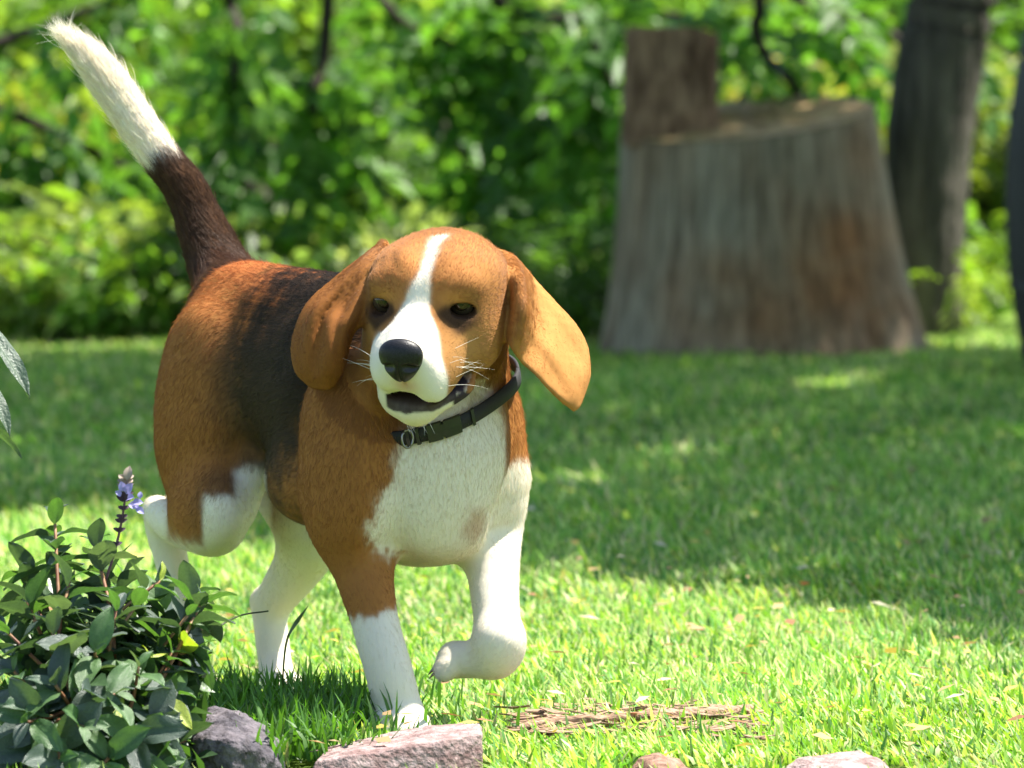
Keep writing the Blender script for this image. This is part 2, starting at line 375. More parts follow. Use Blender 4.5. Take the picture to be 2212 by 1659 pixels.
    W = W * (1 - IE(1108, 900, .12, (.026, .09, .036), .05)) * (1 - IE(1003, 1130, .06, (.017, .05, .017), .15, jit=.4) * .6) * (1 - .35 * IE(930, 1200, .08, (.04, .06, .012), .3))
    col = mix(col, np.clip(W, 0, 1), WHITE * np.array([1, .99, .97]))
    # legs shorter hair
    low = 1 / (1 + np.exp((P[:, 2] - .19) / .02)); L = L * (1 - low) + low * .0045
    L = L * (1 - z_t) + z_t * (.013 + .018 * np.clip(wt * (ta - 1.2), 0, 1))
    # ---- head colours ----
    hm = (headm > .3)
    hc = np.tile(TAN * np.array([.86, .80, .76]), (len(P), 1)) * (1 + .10 * n3[:, None] + .07 * n2[:, None] + .03 * n1[:, None])
    fore = np.exp(-((u - 25) / 22) ** 2) * np.exp(-((np.abs(r) - 20) / 24) ** 2); hc = mix(hc, .25 * fore, RUST)
    und = np.exp(-((np.abs(r) - 42) / 16) ** 2 - ((u + 30) / 22) ** 2); hc = mix(hc, .35 * und, np.array([.46, .27, .10]))
    brow = np.exp(-((np.abs(r) - 30) / 11) ** 2 - ((u - 11) / 6) ** 2) * (f > -25); hc = mix(hc, .45 * brow, np.array([.58, .27, .07]))
    # blaze: from crown to stop, widening over the muzzle
    lean = .22 * np.clip(u - 6, 0, 80)
    bw = np.interp(f, [-52, -44, -25, -8, 2, 12, 24, 34, 44], [8, 8.5, 6.5, 6.2, 6.8, 9.5, 14, 20, 60]) 
    bw = np.where(u > 44, 0, bw) if False else bw
    top = 1 / (1 + np.exp((u - 38.5 + 1.2 * n1 + .02 * (r - lean) ** 2) / 1.2))
    bl_ = 1 / (1 + np.exp((np.abs(r - lean) - bw * np.clip(1.05 - .004 * u, .7, 1.2) + 1.4 * n1 + .7 * n2) / 1.2)) * top * (u > -80)
    ang = np.interp(u, [-70, -45, -30, -12, 0], [44, 37, 34, 32, 60]); mz = 1 / (1 + np.exp(-(f - ang + 2 * n1) / 2.0)) * (u < 5) / (1 + np.exp((r - 25.5 + 1.2 * n1) / 1.1))
    bl_ = np.maximum(bl_ * (f > -60), mz); bl_ = bl_ * np.where(f > 5, 1 / (1 + np.exp((r - np.interp(f, [5, 24, 34, 52, 70], [13, 14.5, 20, 28, 40]) + 1.0 * n1) / 1.0)), 1); hc = mix(hc, np.clip(bl_, 0, 1), WHITE)
    jaw = 1 / (1 + np.exp((u + 66 + 2.5 * n1) / 2.)) * (np.abs(r) < 40) * (f > -45); hc = mix(hc, jaw, WHITE * np.array([1, .97, .88]))
    # eyes, lips, nose
    for s in (-1, 1):
        eh = (P - hd(s * 32.5, 0, -5.0)) @ HEAD.T * 1000.
        k = np.sqrt((eh[:, 0] / 22.5) ** 2 + ((eh[:, 2] + .20 * s * eh[:, 0]) / 13.0) ** 2)
        m = 1 / (1 + np.exp((k - .86 + .08 * n1) / .08)) * (f > -30) * np.exp(-(np.clip(f - 20, 0, 99) / 7) ** 2) / (1 + np.exp(-(np.abs(r) - 13.5 + n1) / 1.2)); hc = mix(hc, m * .90, np.array([.030, .018, .013]))
        ih = (P - hd(s * 20, 2, -7)) @ HEAD.T * 1000.; m2 = np.exp(-(ih[:, 0] / 5.5) ** 2 - (ih[:, 2] / 6) ** 2) * (f > -20) * np.exp(-(np.clip(f - 9, 0, 99) / 6) ** 2); hc = mix(hc, m2 * .35, np.array([.07, .035, .02]))
    ml = ((P - hd(0, 46, -62)) @ np.stack([H_R, unit(H_F - .12 * H_U), unit(H_U + .12 * H_F)]).T) * 1000.
    lip = np.exp(-(np.clip(np.abs(ml[:, 2] + 2.2 + .08 * np.abs(r) + 1.1 * n1) - 5.8, 0, 99) / 1.6) ** 2) * (u < -52) * (np.abs(r) < 33) * (f > 10) * (f > 8) * (f < 90) / (1 + np.exp(-(r + 25.5 + .9 * n1) / .8)); lc = np.clip((-u - 63) / 6, 0, 1)[:, None] * (1 + .3 * n2[:, None]); hc = hc * (1 - np.clip(lip * 1.4, 0, 1)[:, None]) + np.clip(lip * 1.4, 0, 1)[:, None] * (np.array([.026, .014, .013]) * (1 - lc) + lc * np.array([.080, .062, .064]))
    cor = np.exp(-(np.clip(np.sqrt(((r - 30) / 11) ** 2 + ((f - 22) / 16) ** 2 + ((u + 73) / 10) ** 2) - 1 + .06 * n1, 0, 9) / .12) ** 2); hc = mix(hc, np.clip(cor * 1.2, 0, 1), np.array([.048, .036, .040]))
    pk = np.exp(-((r + 0) / 10) ** 2 - ((u + 38) / 9) ** 2) * (f > 60); hc = mix(hc, pk * .75, PINK)
    col = np.where(hm[:, None], mix(col, np.clip((headm - .3) * 4, 0, 1), hc), col)
    Lh = np.interp(f, [-80, -20, 10, 40, 90], [.0065, .0042, .0036, .0030, .0024]); L = np.where(hm, Lh, L)
    dark = np.clip(lip + cor, 0, 1) * hm; L = L * (1 - dark) + dark * .0
    for s in (-1, 1):
        q = (P - hd(s * 34, -2, -2)) @ HEAD.T * 1000.; kk = np.sqrt((q[:, 0] / 12.5) ** 2 + (q[:, 1] / 16) ** 2 + (q[:, 2] / 7.6) ** 2); L = np.where(kk < 1, 0, L)
    # ears
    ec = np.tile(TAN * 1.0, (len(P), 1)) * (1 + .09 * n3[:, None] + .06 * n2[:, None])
    ec = ec * np.where((P[:, 0] < H_O[0])[:, None], [[.56, .44, .36]], [[1.0, .95, .93]]); col = mix(col, ear, ec); L = L * (1 - ear) + ear * .0024  # left ear: its shade is put into a darker, redder coat tint
    nk = np.sqrt(((r) / 20.) ** 2 + ((f - 84) / 17) ** 2 + ((u + 10) / 16) ** 2); L = np.where(nk < 1, 0, L); col = np.where((np.sqrt((r / 17.) ** 2 + ((f - 84) / 15) ** 2 + ((u + 10) / 15) ** 2) < 1)[:, None], np.array([[.008, .007, .008]]), col)
    return np.clip(col, .004, .95), np.clip(L, 0, .05)
# =====================================================================================
#  helpers
# =====================================================================================
rng = np.random.RandomState(7)
def tag(o, label=None, cat=None, group=None, kind=None):
    if label: o['label'] = label
    if cat: o['category'] = cat
    if group: o['group'] = group
    if kind: o['kind'] = kind
    return o
def link(name, data, parent=None, mat=None):
    o = bpy.data.objects.new(name, data); COL.objects.link(o)
    if mat is not None and not data.materials: data.materials.append(mat)
    if parent is not None:
        o.parent = parent; o.matrix_parent_inverse = parent.matrix_basis.inverted()
    return o
def empty(name, loc, **k):
    o = bpy.data.objects.new(name, None); COL.objects.link(o); o.location = tuple(loc); o.empty_display_size = .05
    bpy.context.view_layer.update() if False else None
    return tag(o, **k)
def pmesh(name, V, F, smooth=True, tint=None):
    V = np.asarray(V, np.float32); F = np.asarray(F, np.int32); m = bpy.data.meshes.new(name)
    m.vertices.add(len(V)); m.vertices.foreach_set('co', V.ravel())
    k = F.shape[1]; m.loops.add(F.size); m.loops.foreach_set('vertex_index', F.ravel())
    m.polygons.add(len(F)); m.polygons.foreach_set('loop_start', np.arange(0, F.size, k, dtype=np.int32))
    m.polygons.foreach_set('use_smooth', np.full(len(F), smooth)); m.update(calc_edges=True)
    if tint is not None:
        t = np.ones((len(V), 4), np.float32); t[:, :3] = tint
        a = m.color_attributes.new('tint', 'FLOAT_COLOR', 'POINT'); a.data.foreach_set('color', t.ravel())
    return m
def material(name, base=(.5, .5, .5), rough=.7, spec=.4, attr=None, transl=0, transl_col=None, noise=None, bump=None, coat=0, metal=0):
    m = bpy.data.materials.new(name); m.use_nodes = True; nt = m.node_tree; N = nt.nodes; Lk = nt.links
    b = N['Principled BSDF']; b.inputs['Base Color'].default_value = (*base, 1); b.inputs['Roughness'].default_value = rough
    b.inputs['Specular IOR Level'].default_value = spec; b.inputs['Coat Weight'].default_value = coat; b.inputs['Metallic'].default_value = metal
    csock = None
    if attr:
        a = N.new('ShaderNodeAttribute'); a.attribute_name = attr; csock = a.outputs['Color']
    tc = N.new('ShaderNodeTexCoord')
    for nz in (noise or []):
        # (scale xyz, detail, colour a, colour b, lo, hi, factor)
        sc, det, ca, cb, lo, hi, fac = nz
        mp = N.new('ShaderNodeMapping'); mp.inputs['Scale'].default_value = sc; Lk.new(tc.outputs['Object'], mp.inputs[0])
        t = N.new('ShaderNodeTexNoise'); t.inputs['Scale'].default_value = 1; t.inputs['Detail'].default_value = det; t.inputs['Roughness'].default_value = .6
        Lk.new(mp.outputs[0], t.inputs[0])
        r = N.new('ShaderNodeValToRGB'); r.color_ramp.elements[0].position = lo; r.color_ramp.elements[1].position = hi
        r.color_ramp.elements[0].color = (*ca, 1); r.color_ramp.elements[1].color = (*cb, 1); Lk.new(t.outputs[0], r.inputs[0])
        if csock is None: csock = r.outputs[0]
        else:
            mx = N.new('ShaderNodeMix'); mx.data_type = 'RGBA'; mx.blend_type = 'MULTIPLY' if fac > 0 else 'MIX'; mx.inputs[0].default_value = abs(fac)
            Lk.new(csock, mx.inputs[6]); Lk.new(r.outputs[0], mx.inputs[7]); csock = mx.outputs[2]
    if csock is not None: Lk.new(csock, b.inputs['Base Color'])
    if bump:
        sc, det, st, dist = bump
        mp = N.new('ShaderNodeMapping'); mp.inputs['Scale'].default_value = sc; Lk.new(tc.outputs['Object'], mp.inputs[0])
        t = N.new('ShaderNodeTexNoise'); t.inputs['Scale'].default_value = 1; t.inputs['Detail'].default_value = det; Lk.new(mp.outputs[0], t.inputs[0])
        bp = N.new('ShaderNodeBump'); bp.inputs['Strength'].default_value = st; bp.inputs['Distance'].default_value = dist
        Lk.new(t.outputs[0], bp.inputs['Height']); Lk.new(bp.outputs[0], b.inputs['Normal'])
    if transl:
        tr = N.new('ShaderNodeBsdfTranslucent'); ms = N.new('ShaderNodeMixShader'); ms.inputs[0].default_value = transl
        if csock is not None:
            mx = N.new('ShaderNodeMix'); mx.data_type = 'RGBA'; mx.blend_type = 'MULTIPLY'; mx.inputs[0].default_value = 1; mx.clamp_result = False
            mx.inputs[7].default_value = (*(transl_col or (1.6, 1.5, .6)), 1); Lk.new(csock, mx.inputs[6]); Lk.new(mx.outputs[2], tr.inputs[0])
        else: tr.inputs[0].default_value = (*transl_col, 1)
        Lk.new(b.outputs[0], ms.inputs[1]); Lk.new(tr.outputs[0], ms.inputs[2]); Lk.new(ms.outputs[0], N['Material Output'].inputs[0])
    return m
def tube(path, radii, n=8, cap=True, jag=0):
    P = np.asarray(path, float); R = np.broadcast_to(np.asarray(radii, float), (len(P),)); T = np.gradient(P, axis=0); T /= np.linalg.norm(T, axis=1)[:, None]
    up = np.array([.31, .2, .93]); V = []
    a = np.linspace(0, 2 * np.pi, n, endpoint=False)
    for i in range(len(P)):
        s = unit(np.cross(T[i], up)) if abs(T[i] @ up) < .97 else unit(np.cross(T[i], [1, 0, 0])); w = np.cross(s, T[i])
        rr = R[i] * (1 + jag * rng.uniform(-1, 1, n)) if jag else R[i]
        V.append(P[i] + (np.cos(a) * rr)[:, None] * s + (np.sin(a) * rr)[:, None] * w)
    F = []
    for i in range(len(P) - 1):
        for j in range(n):
            k = (j + 1) % n; F.append((i * n + j, i * n + k, (i + 1) * n + k, (i + 1) * n + j))
    V = np.concatenate(V)
    if cap:
        V = np.vstack([V, P[0], P[-1]]); c0, c1 = len(V) - 2, len(V) - 1; b = (len(P) - 1) * n
        for j in range(n):
            k = (j + 1) % n; F.append((j, c0, c0, k)); F.append((b + j, b + k, c1, c1))
    F = [tuple(dict.fromkeys(f)) for f in F]
    return V, F
def join(parts):
    V, F, o = [], [], 0
    for v, f in parts:
        V.append(np.asarray(v)); F += [tuple(i + o for i in q) for q in f]; o += len(v)
    return np.concatenate(V), F
def fmesh(name, V, F, smooth=True, tint=None):
    m = bpy.data.meshes.new(name); m.from_pydata([tuple(map(float, v)) for v in V], [], F)
    if smooth: m.shade_smooth()
    m.update()
    if tint is not None:
        t = np.ones((len(V), 4), np.float32); t[:, :3] = tint
        a = m.color_attributes.new('tint', 'FLOAT_COLOR', 'POINT'); a.data.foreach_set('color', t.ravel())
    return m
def nrm(a): return a / (np.linalg.norm(a, axis=-1, keepdims=True) + 1e-12)
def vnoise(P, s, seed=0): return noise3(np.asarray(P, float), s, seed)

# =====================================================================================
#  ground and lawn
# =====================================================================================
g_mat = material('soil_and_thatch', rough=.95, spec=.1, noise=[((9, 9, 9), 6, (.055, .10, .018), (.11, .17, .03), .35, .65, 1), ((1.2, 1.2, 1.2), 4, (.7, .75, .6), (1.15, 1.1, 1), .4, .62, .8)],
                 bump=((60, 60, 60), 5, .8, .02))
gx = np.concatenate([[-400, -60, -15], np.linspace(-5, 5, 60), [15, 60, 400]]); gy = np.concatenate([[-300, -30, 0], np.linspace(4, 26, 120), [50, 120, 900]])
GX, GY = np.meshgrid(gx, gy); near = (np.abs(GX) < 6) & (GY > 3) & (GY < 27)
GZ = np.where(near, .006 * vnoise(np.stack([GX.ravel(), GY.ravel(), 0 * GX.ravel()], 1), 3.5, 5).reshape(GX.shape) - .006, -.006)
V = np.stack([GX, GY, GZ], -1).reshape(-1, 3); nx_ = len(gx); I = (np.arange(len(gy) - 1)[:, None] * nx_ + np.arange(nx_ - 1)[None]).ravel()
tag(link('ground', pmesh('ground', V, np.stack([I, I + 1, I + nx_ + 1, I + nx_], 1)), mat=g_mat), kind='structure')

lawn_mat = material('grass_blades', attr='tint', rough=.5, spec=.38, transl=.40, transl_col=(1.4, 1.5, .5))
def blades(n, y0, y1, half0, half1, hgt, wid, seed):
    r = np.random.RandomState(seed)
    y = np.sqrt(r.uniform(y0 ** 2, y1 ** 2, n)); hw = half0 + (half1 - half0) * (y - y0) / (y1 - y0); x = r.uniform(-1, 1, n) * hw
    P = np.stack([x, y, 0 * x], 1); cl = vnoise(P, 7, 11) + .6 * vnoise(P, 28, 12)
    keep = ~((x > -.275) & (x < -.015) & (y > 5.75) & (y < 6.0 - .05 * (x > -.2) * (x < -.186))) & ~((x > .09) & (x < .165) & (y > 5.8) & (y < 5.945)) & ~((x > .225) & (x < .335) & (y > 5.8) & (y < 5.95)) & (r.uniform(0, 1, n) < 1.0 - .55 * (cl < -1.1))
    b0, b1 = G(1085, 1588), G(1640, 1552); tb = np.clip((x - b0[0]) / (b1[0] - b0[0]), 0, 1); db = np.abs(y - (b0[1] + (b1[1] - b0[1]) * tb)); inb = (x > b0[0] - .01) & (x < b1[0] + .02) & (db < .045); keep &= ~(inb & (r.uniform(0, 1, n) < .72 - .2 * (tb > .6)))
    if seed > 4: keep &= (np.abs(x) > .072 * y + .42) | (y < 5.3)
    P = P[keep]; n = len(P); cl = cl[keep]
    h = hgt * np.clip(r.lognormal(0, .30, n), .4, 1.7) * (1 + .22 * np.clip(cl, -1.5, 2)); w = wid * r.uniform(.6, 1.3, n)
    # runners lean mostly one way, with scatter
    az = r.normal(2.5, 1.25, n) + .8 * vnoise(P, 4, 13); lean = np.clip(r.normal(.95, .38, n), .05, 1.75)
    d = np.stack([np.cos(az), np.sin(az) * .8, 0 * az], 1); side = nrm(np.stack([-np.sin(az), np.cos(az), r.uniform(-.5, .5, n)], 1)) 
    up = np.array([0, 0, 1.]); base = P + [0, 0, -.004]
    mid = base + (d * np.sin(lean * .55)[:, None] + up * np.cos(lean * .55)[:, None]) * (h * .5)[:, None]
    tip = mid + (d * np.sin(lean)[:, None] + up * np.cos(lean)[:, None]) * (h * .55)[:, None]
    tip[:, 2] = np.maximum(tip[:, 2], .004)
    V = np.stack([base - side * (w * .4)[:, None], base + side * (w * .4)[:, None], mid + side * (w * .5)[:, None], mid - side * (w * .5)[:, None], tip], 1)
    k = np.arange(n)[:, None] * 5; T = np.concatenate([k + [0, 1, 2], k + [0, 2, 3], k + [3, 2, 4]])
    pal = np.array([[.155, .31, .050], [.255, .41, .065], [.09, .23, .045], [.44, .52, .17], [.50, .45, .25], [.09, .17, .04]])
    pr = np.array([.26, .25, .14, .19, .11, .05]); c = 1.1 * pal[r.choice(6, n, p=pr)] * r.uniform(.75, 1.25, (n, 1)) * (1 + .12 * cl[:, None])
    bare = np.clip(vnoise(P, 2.6, 21) - 1.0, 0, .6)[:, None]; c = c * (1 - bare) + bare * np.array([.34, .28, .13])
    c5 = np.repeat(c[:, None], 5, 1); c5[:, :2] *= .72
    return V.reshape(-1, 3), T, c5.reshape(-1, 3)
bl = [blades(185000, 5.35, 7.6, .95, 1.15, .0165, .0036, 1), blades(120000, 7.6, 10.2, 1.15, 1.45, .022, .0044, 2),
      blades(90000, 10.2, 14.6, 1.45, 2.1, .019, .0062, 3), blades(14000, 14.6, 16, 2.1, 2.4, .035, .009, 4), blades(45000, 3.8, 9.5, 2.6, 3.2, .024, .0075, 5), blades(22000, 9.5, 14.6, 3.4, 4.2, .035, .012, 6)]
o = 0; VV, TT, CC = [], [], []
for v, t, c in bl: VV.append(v); TT.append(t + o); CC.append(c); o += len(v)
lawn = link('lawn_grass', pmesh('lawn_grass', np.concatenate(VV), np.concatenate(TT), tint=np.concatenate(CC)), mat=lawn_mat)
tag(lawn, 'short green lawn grass in bands of sun and shade', 'grass', kind='stuff')

# dark tuft behind the front rocks
def tuft(name, spots, n, hgt, wid, label, col, seed):
    r = np.random.RandomState(seed); P = np.array([spots[i] for i in r.randint(0, len(spots), n)]) + r.normal(0, 1, (n, 3)) * [.035, .018, 0]; P[:, 2] = 0; P[(P[:, 1] < 6.0) & (P[:, 0] > -.19), 1] += .07
    az = r.uniform(0, 6.28, n); ln = r.uniform(.05, .9, n); h = hgt * r.uniform(.5, 1.25, n); w = wid * r.uniform(.7, 1.3, n)
    d = np.stack([np.cos(az), np.sin(az), 0 * az], 1); s = np.stack([np.cos(az + 1.2), np.sin(az + 1.2), 0 * az], 1); up = np.array([0, 0, 1.])
    q = [P + (d * np.sin(ln * t)[:, None] + up * np.cos(ln * t)[:, None]) * (h * t)[:, None] for t in (0, .4, .75, 1.)]
    V = np.stack([q[0] - s * w[:, None] * .4, q[0] + s * w[:, None] * .4, q[1] + s * w[:, None] * .5, q[1] - s * w[:, None] * .5, q[2] + s * w[:, None] * .34, q[2] - s * w[:, None] * .34, q[3]], 1)
    k = np.arange(n)[:, None] * 7; T = np.concatenate([k + a for a in ([0, 1, 2], [0, 2, 3], [3, 2, 4], [3, 4, 5], [5, 4, 6])])
    c = np.repeat((np.array(col) * r.uniform(.6, 1.4, (n, 1)))[:, None], 7, 1)
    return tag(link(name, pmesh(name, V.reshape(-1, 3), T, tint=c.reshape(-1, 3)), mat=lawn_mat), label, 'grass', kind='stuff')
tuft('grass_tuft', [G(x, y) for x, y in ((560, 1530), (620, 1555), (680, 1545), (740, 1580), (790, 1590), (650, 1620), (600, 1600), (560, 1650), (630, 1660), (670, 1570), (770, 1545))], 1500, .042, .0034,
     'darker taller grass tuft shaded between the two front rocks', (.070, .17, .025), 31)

# =====================================================================================
#  the dog
# =====================================================================================
pos, FQ, NN_, fn_ = build_dog(); acc, earw = flow_field(pos); colr, Ln = coat(pos, NN_, earw)
dog = empty('dog', S(700, 1560, .2) * [1, 1, 0], label='tricolour beagle walking with right forepaw down, left forepaw lifted and white-tipped tail raised', cat='dog')
skin_mat = material('coat_skin', attr='tint', rough=.8, spec=.06)
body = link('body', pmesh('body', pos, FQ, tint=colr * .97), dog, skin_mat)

def hair_object(name, parent, roots, tips_fn, n_pts, rad0, colours, mat):
    n = len(roots); hc = bpy.data.hair_curves.new(name); hc.add_curves([n_pts] * n)
    P = np.stack([tips_fn(t) for t in np.linspace(0, 1, n_pts)], 1)
    hc.attributes['position'].data.foreach_set('vector', P.astype(np.float32).ravel())
    ra = hc.attributes.get('radius') or hc.attributes.new('radius', 'FLOAT', 'POINT')
    prof = np.array([1, .95, .8, .45, .12])[:n_pts] if n_pts == 5 else np.linspace(1, .1, n_pts)
    ra.data.foreach_set('value', (np.broadcast_to(rad0, (n,))[:, None] * prof[None]).astype(np.float32).ravel())
    ca = hc.attributes.new('tint', 'FLOAT_COLOR', 'CURVE'); c = np.ones((n, 4), np.float32); c[:, :3] = colours
    ca.data.foreach_set('color', c.ravel()); hc.materials.append(mat)
    o = bpy.data.objects.new(name, hc); COL.objects.link(o); o.parent = parent; o.matrix_parent_inverse = parent.matrix_basis.inverted()
    return o
def grow_fur(count):
    r = np.random.RandomState(3)
    a = np.linalg.norm(fn_, axis=1); headf = np.linalg.norm(pos[FQ[:, 0]] - H_O, axis=1) < .13
    wgt = a * np.where(headf, 4.6, 1.0) * (1 + 1.5 * earw[FQ[:, 0]]); wgt /= wgt.sum(); f = r.choice(len(FQ), count, p=wgt)
    uv = r.uniform(0, 1, (count, 2)); w = np.stack([(1 - uv[:, 0]) * (1 - uv[:, 1]), uv[:, 0] * (1 - uv[:, 1]), uv[:, 0] * uv[:, 1], (1 - uv[:, 0]) * uv[:, 1]], 1)
    def itp(A): return sum(A[FQ[f, i]] * w[:, i:i + 1] for i in range(4))
    p = itp(pos); n = nrm(itp(NN_)); fl = itp(acc); c = itp(colr); L = (Ln[FQ[f]] * w).sum(1)
    k = L > .0012; p, n, fl, c, L = p[k], n[k], fl[k], c[k], L[k]
    jit = r.normal(0, 1, p.shape) * .10; sway = np.stack([vnoise(p, 160, s) for s in (5, 6, 7)], 1) * .06
    t = fl / (np.linalg.norm(fl, axis=1)[:, None] + 1e-9) + jit + sway
    t = t - n * (t * n).sum(1)[:, None]; t = nrm(t); L = L * r.uniform(.65, 1.2, len(L))
    lift = np.where(r.uniform(0, 1, len(L)) < .07, r.uniform(.35, .75, len(L)), r.uniform(.13, .28, len(L)))
    lift = np.where(p[:, 1] > 6.63, lift * 1.0, lift)
    def at_t(s):
        return p - n * .0004 + t * (L * s * (.80 + .2 * s))[:, None] + n * (L * lift * (s - .42 * s * s))[:, None]
    c = c * r.uniform(.84, 1.14, (len(c), 1)) * (1 + .02 * r.normal(0, 1, c.shape))
    rad = np.clip(.00009 + L * .007, .00009, .00018)
    fur_mat = material('fur', attr='tint', rough=.50, spec=.30, transl=.30, transl_col=(1.15, 1.1, 1.0))
    return hair_object('fur', body, p, at_t, 5, rad, np.clip(c, 0, .95), fur_mat)
fur = grow_fur(560000)
tag(fur, kind='stuff')

# nose
bm = bmesh.new(); bmesh.ops.create_icosphere(bm, subdivisions=5, radius=1)
for v in bm.verts:
    x, y, z = v.co; s = 1 + .32 * z
    x2 = x * 18.6 * s; f2 = y * 13.5 * (1 - .06 * z); u2 = z * 20.3
    if y > 0: f2 *= (1 - .10 * abs(x) ** 2)
    dd = math.sqrt(((abs(x2) - 8.6) / 5.4) ** 2 + ((u2 + 1.5 + (abs(x2) - 8.6) * .25) / 3.4) ** 2)
    if y > 0: f2 -= 5.0 * math.exp(-dd ** 3)
    dd2 = math.sqrt(((abs(x2) - 15) / 5) ** 2 + ((u2 + 4.5) / 1.9) ** 2); f2 -= 3.5 * math.exp(-dd2 ** 2) * (y > -.3)
    if y > 0: f2 -= 2.2 * math.exp(-(x2 / 1.3) ** 2) * (1 if u2 < 2 else math.exp(-(u2 - 2) ** 2 / 9))
    v.co = Vector(hd(x2, 80.5 + f2, -11 + u2))
me = bpy.data.meshes.new('nose'); bm.to_mesh(me); bm.free(); me.shade_smooth()
link('nose', me, body, material('nose_leather', base=(.012, .011, .013), rough=.42, spec=.35, noise=[((500, 500, 500), 3, (.004, .004, .0045), (.011, .010, .012), .4, .6, 1)], bump=((900, 900, 900), 3, .5, .0006)))
# eyes
for e, s in zip(EYES, (-1, 1)):
    bm = bmesh.new(); bmesh.ops.create_uvsphere(bm, u_segments=48, v_segments=48, radius=.0124)
    look = unit(unit(np.array([0, 0, CAM_H]) - e) + np.array([-.10, 0, -.02])); q = Vector(look).to_track_quat('Z', 'Y')
    cols = []
    for v in bm.verts:
        a = math.acos(max(-1, min(1, v.co.z / .0124)))
        c = (.004, .004, .004) if a < .22 else (.040, .018, .008) if a < .52 else (.014, .009, .006) if a < .60 else (.04, .028, .02)
        if a < .55: v.co.z += .0004
        cols.append(c); v.co = q @ v.co + Vector(e)
    me = bpy.data.meshes.new('eye'); bm.to_mesh(me); bm.free(); me.shade_smooth()
    a = me.color_attributes.new('tint', 'FLOAT_COLOR', 'POINT'); a.data.foreach_set('color', np.c_[np.array(cols), np.ones(len(cols))].astype(np.float32).ravel())
    link('eye', me, body, material('eye', attr='tint', rough=.14, spec=.3, coat=.35))
# tongue and lower teeth
tg = [((hd(0, 8, -66)), .012), (hd(0, 26, -66.5), .013), (hd(0, 40, -68), .010)]
Vt, Ft = tube([p for p, r_ in tg], [r_ for p, r_ in tg], 14); Vt = Vt.copy(); zc = (Vt - H_O) @ H_U; Vt -= np.outer((zc + .067) * .6, H_U)
link('tongue', fmesh('tongue', Vt, Ft), body, material('tongue', base=(.30, .07, .06), rough=.35, spec=.5))
claw_m = material('claw', base=(.34, .26, .19), rough=.35, spec=.5)
for cp, cd in CLAWS + PAWC:
    q = [cp - cd * .004, cp, cp + cd * .004 + [0, 0, -.0005], cp + cd * .0072 + [0, 0, -.0022]]
    link('claw', fmesh('claw', *tube(q, [.0022, .0020, .0014, .0003], 7)), body, claw_m)
# whiskers
rw = np.random.RandomState(12); W0, W1, W2 = [], [], []
for s in (-1, 1):
    for k in range(11):
        b = hd(s * rw.uniform(24, 33), rw.uniform(38, 60), rw.uniform(-48, -24)); d = unit(H_R * s * rw.uniform(.7, 1.2) - H_F * rw.uniform(.3, .9) + H_U * rw.uniform(-.55, .35)); l = rw.uniform(.022, .045)
        W0.append(b); W1.append(d * l); W2.append(np.array([0, 0, -.010 * rw.uniform(.2, 1.4)]))
for k in range(6):
    b = hd(rw.uniform(-12, 12), 52, -88); W0.append(b); W1.append(unit(np.array([rw.uniform(-.6, .6), -.6, -.9])) * .014); W2.append(np.zeros(3))
W0, W1, W2 = map(np.array, (W0, W1, W2))
wh = hair_object('whiskers', body, W0, lambda t: W0 + W1 * t + W2 * t * t, 5, .00016, np.tile([.8, .76, .66], (len(W0), 1)), material('whisker', attr='tint', rough=.4))
tag(wh, kind='stuff')

# collar
NECK = [PR[0], PR[5], PR[6]]
def neck_sdf(p):
    D = 1.
    for f, lo, hi, k, op, fl in PR[:10]:
        d = f(np.array([p[0]]), np.array([p[1]]), np.array([p[2]]))[0]; h = min(1, max(0, .5 + .5 * (d - D) / k)); D = d + (D - d) * h - k * h * (1 - h)
    return D
c_c = S(985, 828, .105); c_f = S(945, 918, .02) - c_c; c_r = S(1098, 812, .10) - c_c
ring = []
for k in range(96):
    t = 2 * math.pi * k / 96; d = c_r * math.cos(t) + c_f * math.sin(t); dl = np.linalg.norm(d); dn = d / dl; s_ = .02
    while neck_sdf(c_c + dn * s_) < 0 and s_ < .12: s_ += .001
    ring.append(s_)
ring = np.array(ring); ring = np.minimum(ring, .118)
for _ in range(14): ring = (ring + np.roll(ring, 1) + np.roll(ring, -1)) / 3
c_n = unit(np.cross(c_r, c_f)); c_n = c_n if c_n[2] > 0 else -c_n
def ring_pt(k, off, up):
    k0 = int(math.floor(k)) % 96; fr = k - math.floor(k); s_ = ring[k0] * (1 - fr) + ring[(k0 + 1) % 96] * fr
    t = 2 * math.pi * k / 96; d = unit(c_r * math.cos(t) + c_f * math.sin(t)); return c_c + d * (s_ + off) + c_n * up
def band(k0, k1, w, o0, o1, n, mesh_name):
    V, F = [], []; ks = np.linspace(k0, k1, n)
    for k in ks:
        for off, up in ((o0, -w), (o1, -w * .93), (o1 + .0005, 0), (o1, w * .93), (o0, w), (o0, 0)): V.append(ring_pt(k, off, up))
    m = 6
    for i in range(n - 1):
        for j in range(m): F.append((i * m + j, i * m + (j + 1) % m, (i + 1) * m + (j + 1) % m, (i + 1) * m + j))
    F.append(tuple(range(m))[::-1]); F.append(tuple((n - 1) * m + j for j in range(m)))
    return V, F
OFF = .0035
col_s = link('collar', fmesh('collar', *band(0, 96, .0068, OFF, OFF + .0026, 120, '')), dog, material('collar_webbing', base=(.016, .016, .018), rough=.75, bump=((900, 900, 900), 2, .6, .0006)))
col_s['label'] = 'black webbing collar with plastic clip buckle'
plast = material('collar_plastic', base=(.018, .019, .021), rough=.28, spec=.5)
link('buckle', fmesh('buckle', *join([band(22.2, 25.4, .0086, OFF + .001, OFF + .0046, 10, ''), band(17.6, 21.6, .0084, OFF + .001, OFF + .0050, 10, ''), band(21.6, 22.2, .0060, OFF + .001, OFF + .0050, 4, '')]), smooth=False), col_s, plast)
